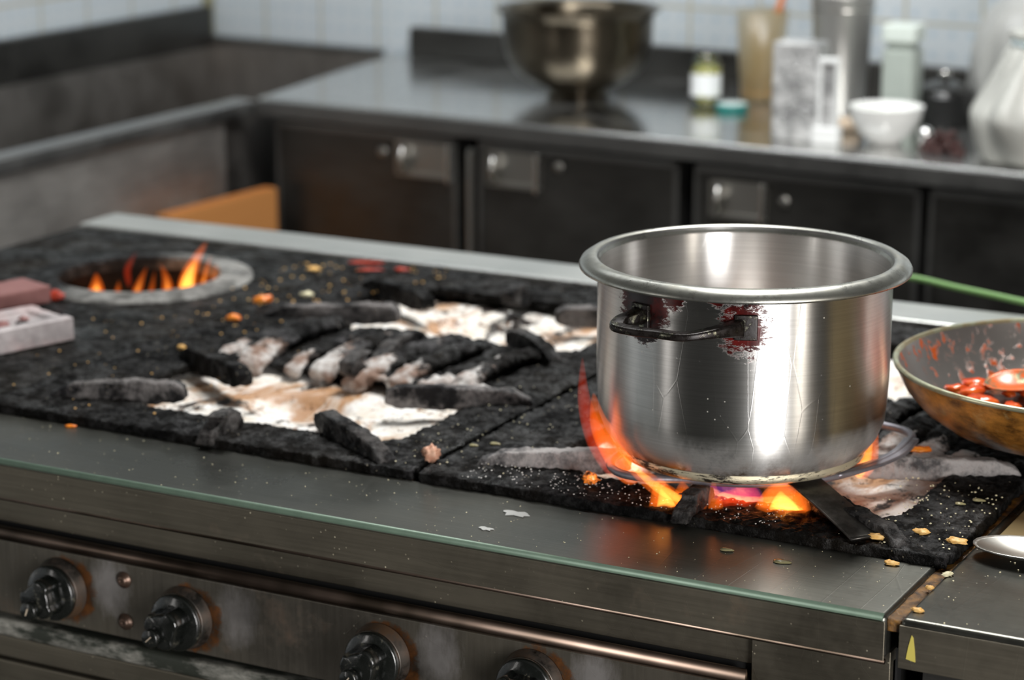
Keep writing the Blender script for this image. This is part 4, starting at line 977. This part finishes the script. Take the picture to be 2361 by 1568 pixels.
M['beige'] = foodmat('beige_ginger', (.5, .38, .26), (.68, .54, .42), .6, 60)
b = blob(.024, .015, .013, 61, .3); o = mesh_top('ginger_root', b, M['beige'], 'beige knob of ginger between the grater and white bowl', 'ginger', smooth=True); o.location = CW(1.17, .235, .8635); o.rotation_euler[2] = .5

t = CT('salt_shaker', 'small shiny steel shaker with a ball top beside the white bowl', 'shaker', 1.372, .115)
b = nb(); lathe(b, [(0, 0), (.013, 0), (.014, .002), (.012, .014), (.007, .02), (0, .021)], seg=32); obj('shaker_base', b, M['chrome'], t, local=True, smooth=True)
b = nb(); lathe(b, [(.013 * math.sin(R(180 - i * 12)), .030 + .013 * math.cos(R(180 - i * 12))) for i in range(16)], seg=32); obj('ball_top', b, plain('mirror_steel', (.9, .9, .88), .08, 1), t, local=True, smooth=True)

# dark grapes clump
M['grape'] = foodmat('dark_red_skin', (.012, .003, .003), (.05, .012, .008), .15)
rg = random.Random(9)
for i in range(34):
    lay = 0 if i < 20 else (1 if i < 30 else 2)
    sp_ = (.045, .03, .018)[lay]
    x, y = rg.uniform(-sp_, sp_), rg.uniform(-sp_ * .7, sp_ * .7)
    b = blob(.0095, .0085, .008, i, .12, 2); o = mesh_top('dried_chili', b, M['grape'], 'dark red dried chili in the heap beside the grey sack', 'chili', group='dried chilies heaped on the back worktop', smooth=True)
    o.location = CW(1.412 + x, .115 + y, .8575 + lay * .012)

# black lidded pan behind
t = CT('black_saucepan', 'black lidded saucepan behind the white bowl and shaker', 'saucepan', 1.29, .40)
b = nb(); lathe(b, [(0, 0), (.046, 0), (.05, .004), (.053, .055), (.055, .06), (0, .06)], seg=64); obj('pan_wall', b, plain('black_enamel', (.02, .02, .02), .25), t, local=True, smooth=True, autos=1)
b = nb(); lathe(b, [(.055, .060), (.053, .066), (.04, .074), (.015, .084), (0, .084)], seg=64); obj('pan_lid', b, plain('black_lid', (.015, .015, .014), .2), t, local=True, smooth=True)
b = nb(); lathe(b, [(0, .083), (.006, .083), (.006, .09), (.011, .093), (.011, .100), (0, .103)], seg=24); obj('lid_knob', b, M['chrome'], t, local=True, smooth=True)

# sacks
def sack(name, label, u, v, prof, col, seed, fold=.12, cat='sack', nfold=9):
    prof = [(0, 0)] + [(max(q.x, .0), q.y) for q in smooth_path([(a, c, 0) for a, c in prof[1:-1]], 5)] + [prof[-1]]
    m = Mat(name + '_cloth'); a = m.noise(16, 6, .6, m.coord((1, 1, .5))); m.set(Base_Color=m.mix(m.ramp(a, (.35, 0), (.7, 1)), tuple(c * .7 for c in col), col), Roughness=.4); m.b.inputs['Sheen Weight'].default_value = .0; m.bump(a, .6, .006)
    t = CT(name, label, cat, u, v)
    def wob(a, z): return 1 + fold * noise.noise(Vector((math.cos(a) * nfold * .35, math.sin(a) * nfold * .35, z * 5 + seed))) * 1.6 + fold * .35 * math.sin(nfold * a + z * 25 + seed)
    b = nb(); lathe(b, prof, seg=120, wob=wob); o = obj('bag', b, m.m, t, local=True, smooth=True)
    return t, m.m
t, mm = sack('grey_cloth_sack', 'big pale grey crumpled sack at the right end of the worktop', 1.578, .125, [(0, 0), (.085, 0), (.10, .010), (.114, .04), (.124, .07), (.122, .09), (.104, .12), (.086, .15), (.066, .185), (.055, .20), (.060, .215), (.05, .222), (.0, .218)], (.5, .5, .46), 3, .09)
b = nb(); lathe(b, [(.056 + .004 * math.cos(R(i * 45)), .2 + .004 * math.sin(R(i * 45))) for i in range(9)], seg=48); obj('tie', b, plain('blue_grey_tie', (.4, .48, .5), .5), t, local=True, smooth=True)
t, mm = sack('plastic_bag', 'rounded grey plastic bag behind the crumpled sack, touching the top edge', 1.435, .53, [(0, 0), (.11, 0), (.135, .02), (.142, .08), (.138, .14), (.12, .19), (.085, .225), (.03, .24), (0, .24)], (.42, .42, .40), 8, .05, 'bag')
b = nb(); lathe(b, [(0, .238), (.012, .238), (.018, .25), (.03, .268), (.0, .262)], seg=24); obj('knot', b, mm, t, local=True, smooth=True)

print('scene built', len(bpy.data.objects))
